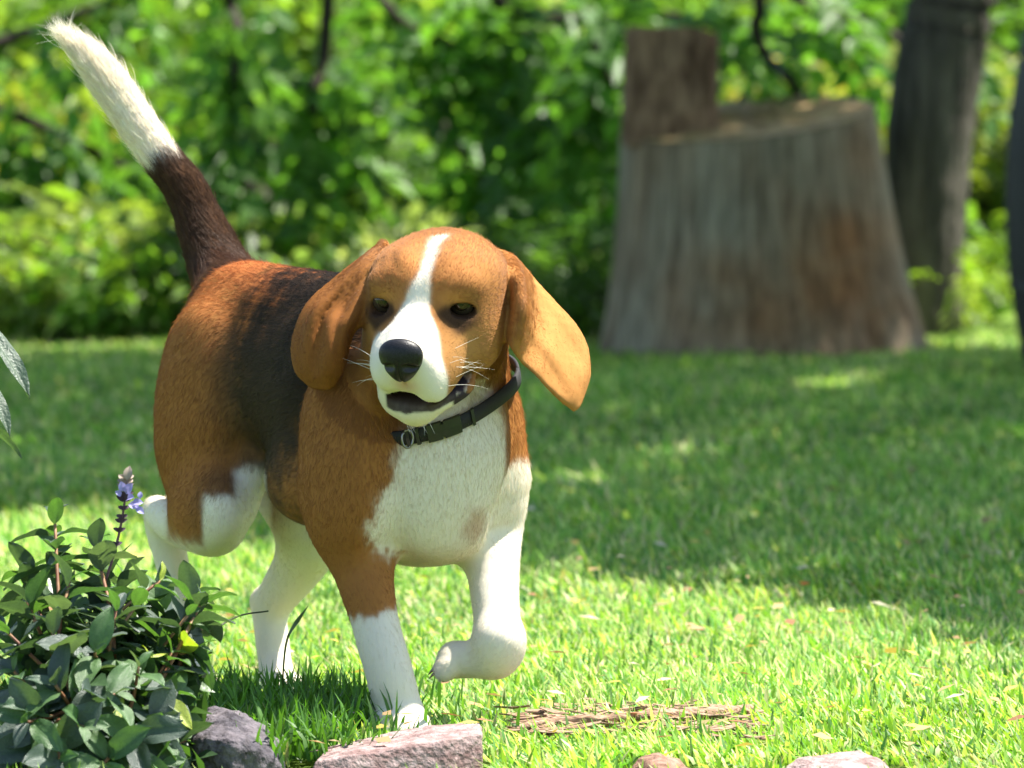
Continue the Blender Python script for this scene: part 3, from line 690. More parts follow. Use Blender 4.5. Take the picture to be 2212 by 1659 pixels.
for k_a in (27.2, 29.2, 14.3): link('slider', fmesh('slider', *band(k_a, k_a + .7, .0082, OFF + .001, OFF + .0044, 4, ''), smooth=False), col_s, plast)
rp = S(880, 948, -.012); tt = np.linspace(0, 2 * np.pi, 25)
link('tag_ring', fmesh('tag_ring', *tube([rp + np.array([.0048 * math.cos(a), .002 * math.cos(a), .0078 * math.sin(a)]) for a in tt], .0011, 8, cap=False)), col_s, material('ring_metal', base=(.22, .21, .20), rough=.3, metal=1))

# =====================================================================================
#  rocks
# =====================================================================================
def rock(name, pts, label, mat, seed, cuts=5, amp=.004, group=None, bev=.004):
    bm = bmesh.new()
    for p in pts: bm.verts.new(Vector(p))
    bmesh.ops.convex_hull(bm, input=bm.verts)
    bmesh.ops.delete(bm, geom=[v for v in bm.verts if not v.link_faces], context='VERTS')
    bmesh.ops.bevel(bm, geom=list(bm.edges), offset=bev, segments=2, affect='EDGES', profile=.6)
    bmesh.ops.triangulate(bm, faces=bm.faces)
    for _ in range(cuts):
        es = [e for e in bm.edges if e.calc_length() > .0045]
        if not es or len(bm.faces) > 60000: break
        bmesh.ops.subdivide_edges(bm, edges=es, cuts=1); bmesh.ops.triangulate(bm, faces=[f for f in bm.faces if len(f.verts) > 3])
    bm.normal_update(); P = np.array([v.co for v in bm.verts]); Nv = np.array([v.normal for v in bm.verts])
    n = vnoise(P, 40, seed) * .9 + .5 * np.abs(vnoise(P, 110, seed + 1)) + .25 * vnoise(P, 330, seed + 2)
    P = P + Nv * (n * amp)[:, None]
    for v, p in zip(bm.verts, P): v.co = p
    me = bpy.data.meshes.new(name); bm.to_mesh(me); bm.free(); me.shade_smooth()
    return tag(link(name, me, mat=mat), label, 'rock', group)
def rock_mat(name, a, b, c, d):
    return material(name, rough=.88, spec=.25, noise=[((38, 38, 60), 8, a, b, .36, .64, 1), ((120, 120, 120), 5, c, d, .35, .62, .85), ((700, 700, 700), 2, (.75, .75, .75), (1.2, 1.2, 1.2), .3, .7, .7)], bump=((260, 260, 260), 8, .7, .004))
rk1 = rock_mat('grey_violet_stone', (.055, .052, .062), (.17, .155, .17), (.55, .5, .5), (1.2, 1.15, 1.15))
rk2 = rock_mat('pinkish_stone', (.22, .150, .140), (.42, .34, .325), (.6, .5, .47), (1.1, 1.05, 1.05))
rk3 = rock_mat('brown_stone', (.15, .085, .055), (.32, .20, .15), (.5, .4, .35), (1.15, 1.1, 1.1))
zb = np.array([0, 0, -.02])
def gp(px, py, dy): return S(px, py, dy)
P1 = [gp(425, 1545, -.20), gp(455, 1530, -.23), gp(505, 1532, -.26), gp(560, 1570, -.27), gp(597, 1600, -.27), gp(590, 1640, -.33), gp(612, 1665, -.32), gp(420, 1600, -.34), gp(500, 1600, -.36), gp(430, 1570, -.15), gp(560, 1610, -.16), gp(600, 1640, -.20)]
P1 += [p * [1, 1, 0] + zb for p in P1]
rock('rock', P1, 'dark grey-violet rugged rock beside the leafy bush, leftmost of the rocks', rk1, 5, amp=.0042, group='rocks along the front edge of the lawn')
P2 = [gp(682, 1648, -.29), gp(704, 1620, -.24), gp(800, 1592, -.21), gp(862, 1579, -.19), gp(1000, 1563, -.18), gp(1034, 1564, -.20), gp(1042, 1584, -.26), gp(960, 1600, -.28), gp(860, 1618, -.29), gp(760, 1634, -.30)]
P2 += [(p - P2[4]) * [1.05, 1.10, 0] + P2[4] * [1, 1, 0] + zb for p in P2]
rock('rock', P2, 'flat-topped pinkish rock in front of the dog\'s standing forepaw', rk2, 8, amp=.0016, bev=.002, group='rocks along the front edge of the lawn')
P3 = [gp(1362, 1660, -.28), gp(1380, 1634, -.26), gp(1425, 1628, -.26), gp(1465, 1642, -.27), gp(1490, 1670, -.29), gp(1420, 1660, -.34), gp(1430, 1640, -.22)]
P3 += [p * [1, 1, 0] + zb for p in P3]
rock('rock', P3, 'small brown rock between the flat pinkish rock and the right corner rock', rk3, 12, amp=.0022, bev=.002, group='rocks along the front edge of the lawn')
P4 = [gp(1690, 1665, -.28), gp(1725, 1640, -.27), gp(1800, 1632, -.25), gp(1860, 1620, -.24), gp(1900, 1645, -.27), gp(1925, 1672, -.30), gp(1800, 1665, -.34), gp(1830, 1640, -.20)]
P4 += [p * [1, 1, 0] + zb for p in P4]
rock('rock', P4, 'pale pinkish-brown rock at the front edge, rightmost of the rocks', rk2, 17, amp=.0020, bev=.002, group='rocks along the front edge of the lawn')

# dry branch with flaking bark lying in the grass, litter
bark_dry = material('dry_bark', rough=.9, spec=.2, noise=[((60, 300, 300), 6, (.15, .085, .050), (.46, .31, .21), .35, .65, 1)], bump=((80, 300, 300), 5, 1, .004))
br = empty('dead_branch', G(1330, 1560), label='dry brown dead branch with flaking bark half sunk in the bright grass', cat='branch')
path = [G(1085, 1596) + [0, 0, .006], G(1180, 1588) + [0, 0, .011], G(1290, 1586) + [0, 0, .013], G(1400, 1580) + [0, 0, .014], G(1500, 1574) + [0, 0, .013], G(1625, 1560) + [0, 0, .010]]
q = catmull(path, 6); link('limb', fmesh('limb', *tube(q, np.linspace(.0028, .0058, len(q)) * rng.uniform(.8, 1.2, len(q)), 9, jag=.25)), br, bark_dry)
for (a, b) in (((1210, 1576), (1130, 1556)), ((1330, 1572), (1240, 1545)), ((1420, 1566), (1352, 1532)), ((1250, 1578), (1130, 1600))):
    q = catmull([G(*a) + [0, 0, .005], (G(*a) + G(*b)) / 2 + [0, 0, .010], G(*b) + [0, 0, .006]], 4)
    link('twig', fmesh('twig', *tube(q, np.linspace(.0026, .0012, len(q)), 7, jag=.3)), br, bark_dry)
r = np.random.RandomState(77); parts = []
for k in range(240):
    c = G(r.uniform(1100, 1640), r.normal(1577, 17)) + [0, 0, r.uniform(.006, .015)]; a = r.uniform(-.5, .5); l = r.uniform(.006, .018); w = r.uniform(.002, .005); h = .0008
    d = np.array([math.cos(a), math.sin(a), r.uniform(-.2, .2)]); s = np.array([-math.sin(a), math.cos(a), r.uniform(-.3, .3)]); n = np.cross(d, s)
    V = [c + d * l * i + s * w * j + n * h * z - n * .003 * (abs(j)) for z in (0, 1) for i, j in ((-1, -.6), (0, -1), (1, -.5), (1, .5), (0, 1), (-1, .6))]
    parts.append((V, [(0, 5, 4, 3, 2, 1), (6, 7, 8, 9, 10, 11)] + [(i, (i + 1) % 6, (i + 1) % 6 + 6, i + 6) for i in range(6)]))
tag(link('bark_chips', fmesh('bark_chips', *join(parts), smooth=False), br, bark_dry), kind='stuff')
parts = []; tints = []
for k in range(420):
    py = 900 + 760 * r.uniform() ** .8; c = G(r.uniform(0, 2212), py) + [0, 0, .012 + r.uniform(0, .012)]; a = r.uniform(0, 6.28); l = r.uniform(.005, .013); w = l * r.uniform(.25, .6)
    d = np.array([math.cos(a), math.sin(a), r.uniform(-.3, .3)]); s = np.array([-math.sin(a), math.cos(a), r.uniform(-.3, .3)])
    parts.append(([c - d * l, c + s * w + [0, 0, .002], c + d * l, c - s * w], [(0, 3, 2, 1)])); tints += [np.array([(.42, .27, .13), (.60, .52, .36), (.30, .14, .07), (.55, .42, .10)][r.randint(4)])] * 4
tag(link('leaf_litter', fmesh('leaf_litter', *join(parts), tint=np.array(tints)), mat=material('litter', attr='tint', rough=.7, transl=.25, transl_col=(1.2, 1.1, .9))), 'scattered dry leaf scraps lying in the lawn', 'leaf litter', kind='stuff')

# =====================================================================================
#  leafy bush, lower left
# =====================================================================================
def leaf_mesh(name, L=1., W=.42, curl=.18, fold=.16, seg=9, teeth=0.0, tint=(.06, .12, .04), wav=.02, seed=0, th=.012):
    """an ovate leaf with midrib, side veins and thickness, unit length along +X, face up +Z"""
    r = np.random.RandomState(seed); V, T, F = [], [], []; nv = 7
    for i in range(seg + 1):
        t = i / seg; w = W * (math.sin(math.pi * min(1, t ** 1.1)) ** .62) * .5 * (1 - .25 * t) * 1.15 + .004
        z0 = -curl * t * t + .03 * math.sin(t * 3)
        for j in range(nv):
            v = (j - 3) / 3; x = L * (t + .05 * abs(v) * (1 - t)); y = v * w * (1 + teeth * ((i % 2) - .5) * (abs(v) > .9)); z = z0 + fold * abs(v) * w / (W * .5) * .5 * W + wav * math.sin(v * 4 + t * 9 + seed) * abs(v)
            vein = (.012 * (1 - math.exp(-(v * 5) ** 2))) + .006 * math.sin((t * 9 - abs(v) * 2.6) * 2 * math.pi) * (abs(v) > .1)
            V.append((x, y, z + vein)); c = np.array(tint) * (1 + .22 * math.exp(-(v * 9) ** 2) + .09 * math.sin((t * 9 - abs(v) * 2.6) * 2 * math.pi)) ; T.append(c)
    n = len(V)
    for i in range(seg):
        for j in range(nv - 1): a = i * nv + j; F.append((a, a + nv, a + nv + 1, a + 1))
    return fmesh(name, np.array(V), F, tint=np.array(T))
bush_mat = material('bush_leaf', attr='tint', rough=.42, spec=.55, transl=.30, transl_col=(1.5, 1.8, .5), noise=[((18, 18, 18), 4, (.78, .82, .8), (1.15, 1.12, 1.1), .35, .65, .8)], bump=((40, 40, 40), 4, .25, .02))
LM = []
for s in range(6):
    me = leaf_mesh('bush_leaf', tint=[(.058, .088, .068), (.044, .070, .056), (.085, .115, .092), (.050, .095, .052), (.075, .145, .05), (.30, .36, .05)][s], W=[.50, .46, .54, .42, .48, .44][s], curl=[.18, .30, .10, .24, .34, .2][s], fold=[.25, .4, .15, .3, .2, .3][s], seed=s, wav=.03)
    me.materials.append(bush_mat); LM.append(me)
stem_mat = material('bush_stem', rough=.6, noise=[((60, 60, 60), 3, (.16, .06, .03), (.28, .16, .07), .4, .6, 1)])
from mathutils import Matrix
def place_leaf(me, parent, p, d, nrm_hint, L, name='leaf'):
    d = unit(d); s = unit(np.cross(nrm_hint, d)); n = np.cross(d, s)
    o = bpy.data.objects.new(name, me); COL.objects.link(o); o.parent = parent
    M = Matrix(((d[0] * L, s[0] * L, n[0] * L, p[0]), (d[1] * L, s[1] * L, n[1] * L, p[1]), (d[2] * L, s[2] * L, n[2] * L, p[2]), (0, 0, 0, 1)))
    o.matrix_parent_inverse = parent.matrix_basis.inverted(); o.matrix_basis = M
    return o
def emat(o): o.matrix_basis = Matrix.Translation(o.location); return o
bush = empty('leafy_bush', S(220, 1800, -.40) * [1, 1, 0], label='leafy green bush with paired matte leaves and a violet flower spike at the lower left', cat='bush')
bush['category'] = 'bush'
rb = np.random.RandomState(21); root = S(215, 1800, -.36) * [1, 1, 0]
tips = [(118, 1120, -.20, 1), (205, 1175, -.24, 1), (345, 1255, -.26, 1), (300, 1300, -.30, 1), (405, 1330, -.30, 1), (150, 1255, -.30, 1), (55, 1290, -.28, 1), (10, 1360, -.33, 1), (250, 1320, -.33, 1.1), (110, 1355, -.36, 1.1),
        (370, 1410, -.33, 1), (205, 1410, -.39, 1.2), (300, 1440, -.38, 1.1), (30, 1450, -.38, 1.1), (120, 1480, -.42, 1.25), (250, 1500, -.42, 1.2), (385, 1500, -.34, 1.05), (345, 1560, -.38, 1.15), (180, 1570, -.45, 1.3), (60, 1560, -.45, 1.25),
        (280, 1600, -.43, 1.2), (400, 1600, -.34, 1.1), (130, 1640, -.46, 1.3), (350, 1650, -.40, 1.1), (215, 1660, -.46, 1.2), (60, 1230, -.18, .9), (265, 1240, -.2, .9), (435, 1300, -.28, .95), (415, 1275, -.24, .9), (430, 1400, -.30, 1), (440, 1350, -.26, .9)]
n_leaf = 0
for si, (tx, ty, td, sc_) in enumerate(tips):
    T0 = S(tx, ty, td); base = root + rb.normal(0, 1, 3) * [.03, .02, 0]; midp = base * .45 + T0 * .55 + np.array([0, 0, .02]) + rb.normal(0, .008, 3)
    base[2] = -.01
    q = catmull([base, base * .75 + midp * .25 + [0, 0, .012], midp, T0], 6)
    link('stem', fmesh('stem', *tube(q, np.linspace(.0030, .0013, len(q)), 6)), bush, stem_mat)
    cum = np.r_[0, np.cumsum(np.linalg.norm(np.diff(q, axis=0), axis=1))]; tot = cum[-1]
    ang0 = rb.uniform(0, 3.14); nodes = 5
    for k in range(nodes):
        if n_leaf >= 296: break
        dist = tot - [.001, .008, .019, .033, .050][k] * sc_
        if dist < .02: continue
        p = np.array([np.interp(dist, cum, q[:, i]) for i in range(3)]); p2 = np.array([np.interp(min(tot, dist + .006), cum, q[:, i]) for i in range(3)]); p1 = np.array([np.interp(dist - .006, cum, q[:, i]) for i in range(3)]); ax_ = unit(p2 - p1)
        a1 = unit(np.cross(ax_, [.2, .9, .1])); a2 = np.cross(ax_, a1); ang = ang0 + k * 1.57 + rb.normal(0, .2)
        size = [.018, .031, .041, .046, .048][k] * sc_ * rb.uniform(.85, 1.15)
        for sgn in (1, -1):
            dd = (a1 * math.cos(ang) + a2 * math.sin(ang)) * sgn; open_ = [.55, .9, 1.2, 1.4, 1.5][k] + rb.normal(0, .15)
            d = dd * math.sin(open_) + ax_ * math.cos(open_) + np.array([0, 0, -.18 * (k > 1)])
            mi = rb.choice(6, p=[.25, .22, .2, .17, .14, .02]);
            if k < 2 and rb.uniform() < .5: mi = 4
            place_leaf(LM[mi], bush, p, d, ax_ * .8 + np.array([0, -.25, .6]), size); n_leaf += 1
# the crowded inside of the bush: leaves past the ones told apart
r_in = np.random.RandomState(8); PI_, DI_ = [], []
for (tx, ty, td, sc_) in tips:
    T0 = S(tx, ty, td + .05) * .82 + root * .18
    for k in range(60):
        f_ = r_in.uniform(.25, 1); p = root * (1 - f_) + T0 * f_ + r_in.normal(0, .016, 3); p[2] = abs(p[2]) * .97 - .004; PI_.append(p); DI_.append(r_in.normal(0, 1, 3) + [0, -.1, .15])
PI_, DI_ = np.array(PI_), np.array(DI_); nI = len(PI_); DI_ = nrm(DI_); NI_ = r_in.normal(0, .4, (nI, 3)) + [0, -.3, .8]; SI_ = nrm(np.cross(NI_, DI_)); UI_ = np.cross(DI_, SI_); LI_ = .036 * r_in.uniform(.6, 1.2, (nI, 1))
prof8 = [(0, 0, 0), (.3, .20, .05), (.6, .19, .04), (1, 0, -.12), (.6, -.19, .04), (.3, -.20, .05), (.35, 0, 0), (.65, 0, -.02)]
VI = np.stack([PI_ + DI_ * LI_ * a + SI_ * LI_ * b + UI_ * LI_ * c for a, b, c in prof8], 1).reshape(-1, 3); kI = np.arange(nI)[:, None] * 8
TI = np.concatenate([kI + t for t in ([0, 6, 1], [1, 6, 7], [1, 7, 2], [2, 7, 3], [0, 5, 6], [5, 4, 7], [5, 7, 6], [4, 3, 7])])
cI = np.repeat(np.array([(.055, .105, .045), (.045, .085, .04), (.075, .14, .045)])[r_in.randint(0, 3, nI)], 8, 0)
tag(link('inner_leaves', pmesh('inner_leaves', VI, TI, tint=cI), bush, bush_mat), kind='stuff')
# yellowed leaves seen at the lower right of the bush
for (a, b, dy_) in (((335, 1505), (415, 1560), -.36), ((330, 1530), (372, 1610), -.37)):
    p = S(*a, dy_); d = S(*b, dy_ - .01) - p; place_leaf(LM[5], bush, p, d, [0.1, -.6, .7], np.linalg.norm(d) * 1.05)
# flower spike
sp = [S(228, 1255, -.26), S(248, 1190, -.26), S(262, 1130, -.262), S(270, 1075, -.264), S(272, 1020, -.265)]
q = catmull(sp, 6); spike = link('flower_spike', fmesh('flower_spike', *tube(q, np.linspace(.0014, .0009, len(q)), 6)), bush, material('spike_stem', base=(.12, .06, .07), rough=.6))
cal = material('calyx', base=(.060, .035, .050), rough=.7); vio = material('violet_petal', base=(.34, .31, .58), rough=.6, transl=.3, transl_col=(.35, .3, .7))
pale = material('dry_calyx', base=(.32, .25, .20), rough=.8)
def petal(p, d, L, w, mat, nm, nh=(0, -.7, .5)):
    me = leaf_mesh(nm, W=w, seg=5, curl=.3, fold=.4, tint=(1, 1, 1)); me.materials.append(mat); return place_leaf(me, spike, p, d, nh, L, nm)
for k, t in enumerate((.33, .42, .50, .58, .66, .72, .78, .84, .90, .95)):
    p = q[int(t * (len(q) - 1))]
    for a in range(5):
        an = a * 1.257 + k; d = np.array([math.cos(an) * .9, math.sin(an) * .9, .75]); petal(p, d, .0062 if k < 5 else .0085, .6, cal if k < 7 else pale, 'calyx')
for (x, y, d, L) in ((276, 1090, (.9, -.1, -.15), .013), (285, 1088, (.95, -.2, .25), .012), (292, 1098, (.9, -.3, -.35), .011), (266, 1062, (-.1, -.5, .75), .012), (272, 1068, (.35, -.4, .8), .014), (274, 1080, (.3, -.6, .3), .013), (302, 1078, (.1, 0, 1), .008), (262, 1072, (-.4, -.4, .5), .009)):
    petal(S(x, y, -.268), d, L * .78, .75, vio, 'petal')
petal(S(274, 1040, -.268), (.15, -.1, 1), .013, .6, pale, 'bract')

# tall plant beyond the left edge: only leaf ends reach in
plant = empty('garden_plant', S(-70, 1600, -.15) * [1, 1, 0], label='narrow grey-green leaves of a tall plant reaching in at the left edge', cat='plant')
q = catmull([S(-60, 1600, -.15) * [1, 1, 0], S(-75, 1200, -.15), S(-60, 900, -.15), S(-50, 640, -.15)], 8)
link('stem', fmesh('stem', *tube(q, np.linspace(.005, .003, len(q)), 7)), plant, stem_mat)
big = leaf_mesh('broad_leaf', tint=(.06, .095, .065), W=.19, curl=.25, fold=.3, seed=3); big.materials.append(bush_mat)
for (a, b, dy0, dy1, nh) in (((-55, 690), (70, 812), -.15, -.20, (.3, -.5, .8)), ((-58, 790), (32, 908), -.15, -.19, (.5, -.6, .6)), ((-58, 900), (48, 962), -.15, -.13, (-.3, .3, .9)), ((-50, 650), (10, 742), -.15, -.12, (.3, .2, .9)), ((-70, 1000), (-180, 1100), -.15, -.2, (0, 0, 1)), ((-60, 800), (-170, 880), -.15, -.1, (0, 0, 1))):
    p = S(*a, dy0); d = S(*b, dy1) - p; place_leaf(big, plant, p, d, np.array(nh, float), np.linalg.norm(d) * 1.05, 'leaf')

# single dark stalk and blade
stalk_m = material('dark_stalk', base=(.035, .045, .012), rough=.6)
q = catmull([G(448, 1400) , S(462, 1364, -.09), S(515, 1331, -.09), S(580, 1320, -.09)], 8)
tag(link('grass_stalk', fmesh('grass_stalk', *tube(q, np.linspace(.0011, .0007, len(q)), 5)), mat=stalk_m), 'thin dark arching grass stalk between the bush and the hind paw', 'grass stalk')
q = catmull([G(608, 1520), S(617, 1396, -.10), S(640, 1345, -.10), S(666, 1308, -.10)], 6); sd_ = np.array([.9, -.3, .35])
wd = np.interp(np.linspace(0, 1, len(q)), [0, .4, .7, 1], [.0008, .0012, .0034, .0003]); V = np.concatenate([q - sd_ * wd[:, None], q + sd_ * wd[:, None], q + np.array([.0, -.0008, 0])]); n = len(q)
F = [(i, i + 1, 2 * n + i + 1, 2 * n + i) for i in range(n - 1)] + [(2 * n + i, 2 * n + i + 1, n + i + 1, n + i) for i in range(n - 1)]
tag(link('bent_stem', fmesh('bent_stem', V, F), mat=material('dark_blade', base=(.05, .085, .015), rough=.5, transl=.2, transl_col=(.1, .2, .02))), 'broad dark grass blade standing in front of the hind paw', 'grass blade')
# =====================================================================================
#  stump seat, tree, barrel
# =====================================================================================
wood_grey = material('weathered_wood', rough=.85, spec=.2, noise=[((55, 55, 3.2), 7, (.165, .140, .102), (.35, .31, .235), .36, .64, 1), ((5, 5, 2.5), 4, (.88, .68, .55), (1.05, 1.04, 1.0), .38, .60, .8), ((160, 160, 9), 4, (.72, .70, .68), (1.12, 1.12, 1.12), .35, .6, .7)], bump=((90, 90, 5), 6, .45, .008), attr='tint')
wood_cut = material('fibrous_cut_wood', rough=.9, spec=.15, noise=[((60, 60, 16), 7, (.13, .075, .046), (.38, .24, .15), .35, .66, 1), ((9, 9, 7), 4, (.55, .5, .5), (1.1, 1.1, 1.1), .38, .6, .8)], bump=((120, 120, 60), 6, 1, .01))
wood_top = material('cut_face', rough=.85, noise=[((40, 40, 40), 6, (.30, .18, .085), (.58, .40, .20), .35, .65, 1)], bump=((60, 60, 60), 5, .6, .01))
SY = 14.0; c_top = at(1616, 258, SY); c_bot = at(1652, 762, SY); c_bot[2] = -.02
rt, rb_ = 276 * SY / FPX, 368 * SY / FPX
stump = empty('tree_stump', [c_bot[0], SY, 0], label='large weathered tree stump carved into a seat with an upright block at its left', cat='stump')
nA, nH = 160, 60; th_ = np.linspace(0, 2 * np.pi, nA, endpoint=False); rs = np.random.RandomState(4)
groove = np.zeros(nA)
for k in range(17):
    a = rs.uniform(0, 6.28); w = rs.uniform(.02, .05); dpt = rs.uniform(.3, 1); da = np.angle(np.exp(1j * (th_ - a))); groove += dpt * np.exp(-(da / w) ** 2)
lobes = sum(np.cos(th_ * k + rs.uniform(0, 6.28)) * rs.uniform(.2, 1) / k for k in range(3, 9))
def ztop(x, y): return c_top[2] + .10 * (x - c_top[0]) + .15 * (y - SY)
V = []
for i in range(nH):
    t = i / (nH - 1); r0 = rt + (rb_ - rt) * (.62 * (1 - t) + .38 * (1 - t) ** 3.2); c = c_bot * (1 - t) + c_top * t
    rr = r0 * (1 + (.014 + .040 * (1 - t) ** 2) * lobes) - groove * (.0018 + .020 * (1 - t) ** 2.6)
    x = c[0] + rr * np.cos(th_); y = SY + rr * np.sin(th_) * .92; z = c_bot[2] + (ztop(x, y) - c_bot[2]) * t
    V.append(np.stack([x, y, z], 1))
V = np.concatenate(V); F = [(i * nA + j, i * nA + (j + 1) % nA, (i + 1) * nA + (j + 1) % nA, (i + 1) * nA + j) for i in range(nH - 1) for j in range(nA)]
rust = np.zeros(len(V))
for (x_, y_, rx, rz, k_r) in ((1800, 560, .13, .15, 1.), (1600, 640, .15, .10, .8), (1900, 700, .08, .09, .9), (1840, 400, .06, .12, .6)):
    c_ = at(x_, y_, SY); rust = np.maximum(rust, k_r * np.exp(-((V[:, 0] - c_[0]) / rx) ** 2 - ((V[:, 2] - c_[2]) / rz) ** 2) * (V[:, 1] < SY))
rust = np.clip(rust * (1 + .35 * vnoise(V, 14, 66)), 0, 1)[:, None]
link('trunk', fmesh('stump_trunk', V, F, tint=1 * (1 - rust) + rust * np.array([1.0, .60, .38])), stump, wood_grey)
rim = V[-nA:]; Vc, Fc = [rim[j] for j in range(nA)], []; 
for ring_k in (.8, .6, .4, .2):
    for j in range(nA):
        p = rim.mean(0) * (1 - ring_k) + rim[j] * ring_k; Vc.append(p + [0, 0, .004 * rs.normal()])
for k in range(4):
    for j in range(nA): Fc.append((k * nA + j, k * nA + (j + 1) % nA, (k + 1) * nA + (j + 1) % nA, (k + 1) * nA + j))
Vc.append(rim.mean(0)); Fc += [(4 * nA + j, 4 * nA + (j + 1) % nA, len(Vc) - 1) for j in range(nA)]
link('seat_face', fmesh('seat_face', np.array(Vc) + [0, 0, .002], Fc), stump, wood_top)
# upright block (seat back) following the trunk's outer curve
bl_pts = []; x0, x1 = at(1352, 200, SY)[0], at(1552, 200, SY)[0]; zt = at(1450, 66, SY)[2]
nb, nh2 = 64, 26; Vb = []
for i in range(nh2):
    t = i / (nh2 - 1)
    for j in range(nb):
        a = 2 * math.pi * j / nb; cx, sy_ = math.cos(a), math.sin(a); e = .32
        px_ = math.copysign(abs(cx) ** e, cx); py_ = math.copysign(abs(sy_) ** e, sy_)
        x = (x0 + x1) / 2 + px_ * (x1 - x0) / 2 * (1 + .03 * (1 - t)) - .006 * (1 - t); y = SY - .04 + py_ * .085
        n_ = vnoise(np.array([[x * 1., y, t * .2]]), 22, 3)[0]; x += .004 * n_; y += .006 * n_
        zz = ztop(x, y) - .01; z = zz + (zt + .006 * math.sin(x * 60) + .010 * vnoise(np.array([[x, y, 0]]), 60, 9)[0] - zz) * t
        Vb.append((x, y, z))
Fb = [(i * nb + j, i * nb + (j + 1) % nb, (i + 1) * nb + (j + 1) % nb, (i + 1) * nb + j) for i in range(nh2 - 1) for j in range(nb)]; Fb.append(tuple((nh2 - 1) * nb + j for j in range(nb)))
link('seat_back', fmesh('seat_back', np.array(Vb), Fb, smooth=False), stump, wood_cut)

leaf_m = material('tree_leaf', attr='tint', rough=.45, spec=.45, transl=.55, transl_col=(1.5, 1.55, .5))
def leaf_cards(P, D, Nn, L, W, tint):
    """folded four-corner leaves; P base, D direction, Nn face normal"""
    D = nrm(D); Sd = nrm(np.cross(Nn, D)); Nn = np.cross(D, Sd); L = np.broadcast_to(L, (len(P),))[:, None]; W = np.broadcast_to(W, (len(P),))[:, None]
    m = P + D * L * .45
    V = np.stack([P, m + Sd * W * .5 + Nn * W * .18, P + D * L - Nn * L * .10, m - Sd * W * .5 + Nn * W * .18], 1)
    k = np.arange(len(P))[:, None] * 4; T = np.concatenate([k + [0, 2, 1], k + [0, 3, 2]]); return V.reshape(-1, 3), T, np.repeat(tint, 4, 0)
def foliage(name, parent, P, D, Nn, L, W, tint):
    V, T, c = leaf_cards(P, D, Nn, L, W, tint); return link(name, pmesh(name, V, T, tint=c), parent, leaf_m)
def sprigs(rr, centres, dirs, n_leaf, span, L, W, tint, droop=.25):
    """pinnate sprigs: leaflets in pairs along a bending rachis"""
    P, D, N_, T = [], [], [], []; dirs = nrm(dirs); t = (np.arange(n_leaf) // 2 + .5) / (n_leaf / 2); sg_ = np.where(np.arange(n_leaf) % 2, 1., -1.)
    for c, d, tn in zip(centres, dirs, tint):
        s = nrm(np.cross(d, [0, 0, 1.]) + rr.normal(0, .25, 3)); sp_ = span * rr.uniform(.7, 1.2)
        p = c + d[None] * (t * sp_)[:, None] + np.array([0, 0, -1.])[None] * (droop * sp_ * t ** 2)[:, None]
        dd = s[None] * sg_[:, None] * .9 + d[None] * .55 + np.array([0, 0, -.35]) + rr.normal(0, .12, (n_leaf, 3))
        P.append(p); D.append(dd); N_.append(np.tile(np.cross(d, s) * np.sign(np.cross(d, s)[2] + 1e-6), (n_leaf, 1)) + rr.normal(0, .2, (n_leaf, 3))); T.append(np.tile(tn, (n_leaf, 1)) * rr.uniform(.8, 1.2, (n_leaf, 1)))
    return np.concatenate(P), np.concatenate(D), np.concatenate(N_), L * rr.uniform(.75, 1.2, len(centres) * n_leaf), W * rr.uniform(.75, 1.2, len(centres) * n_leaf), np.concatenate(T)
bark_m = material('grey_bark', rough=.9, spec=.15, noise=[((26, 26, 3), 7, (.045, .040, .033), (.165, .145, .115), .36, .66, 1), ((6, 6, 3), 4, (.6, .58, .56), (1.1, 1.1, 1.1), .4, .6, .8)], bump=((40, 40, 6), 6, 1, .02))
dark_twig = material('dark_twig', base=(.030, .022, .016), rough=.9)
TY = 14.5
tree = empty('spreading_tree', [at(1995, 760, TY)[0], TY, 0], label='grey-barked leaning tree trunk standing behind the stump, its crown shading the lawn', cat='tree')
def tp(px, py): return at(px, py, TY)
cent = [tp(1978, 790), tp(1984, 700), tp(1990, 550), tp(2000, 400), tp(2012, 250), tp(2035, 110), tp(2055, 0), tp(2090, -180)]
up_ = cent[-1]; cent += [up_ + [.10, .0, .25], up_ + [.16, -.05, .6], up_ + [.12, -.15, 1.0], up_ + [.05, -.3, 1.5]]
hwid = np.array([100, 96, 93, 93, 94, 95, 96, 98, 95, 85, 70, 55]) * TY / FPX
q = catmull(np.c_[np.array(cent), hwid], 6); link('trunk', fmesh('tree_trunk', *tube(q[:, :3], q[:, 3], 28, jag=.035)), tree, bark_m)
rc = np.random.RandomState(9)
# crown: leaves high over the lawn
N0 = 92000; gx_ = rc.uniform(-4.2, 4.2, N0); gy_ = rc.uniform(6.3, 15.0, N0)
edge = 8.9 - 1.75 * np.clip((gx_ + .66) / 1.2, -.6, 1.5) + .16 * np.sin(gx_ * 9) + .10 * np.sin(gx_ * 23 + 1)
dens = np.clip((gy_ - edge) / .7, -.1, 1); clump = vnoise(np.stack([gx_, gy_, 0 * gx_], 1), 2.3, 31)
hole = (clump < -.75) * (gy_ > edge + .3)
keep = (rc.uniform(0, 1, N0) < np.where(dens < 0, 0, .10 + 1.1 * dens)) & ~((rc.uniform(0, 1, N0) < .1) & hole) & (gy_ < 14.0 + .15 * np.sin(gx_ * 3)) & ~np.any([np.hypot(gx_ - G(a, b)[0], (gy_ - G(a, b)[1]) * .7) < c_ for a, b, c_ in ((1440, 985, .09), (1780, 835, .11), (1250, 1050, .08))], axis=0)
gx_, gy_ = gx_[keep], gy_[keep]; Hh = 2.6 + 1.3 * rc.uniform(0, 1, len(gx_)) + .25 * np.sin(gx_ * 2) ; k_ = SUN[:2] / SUN[2]
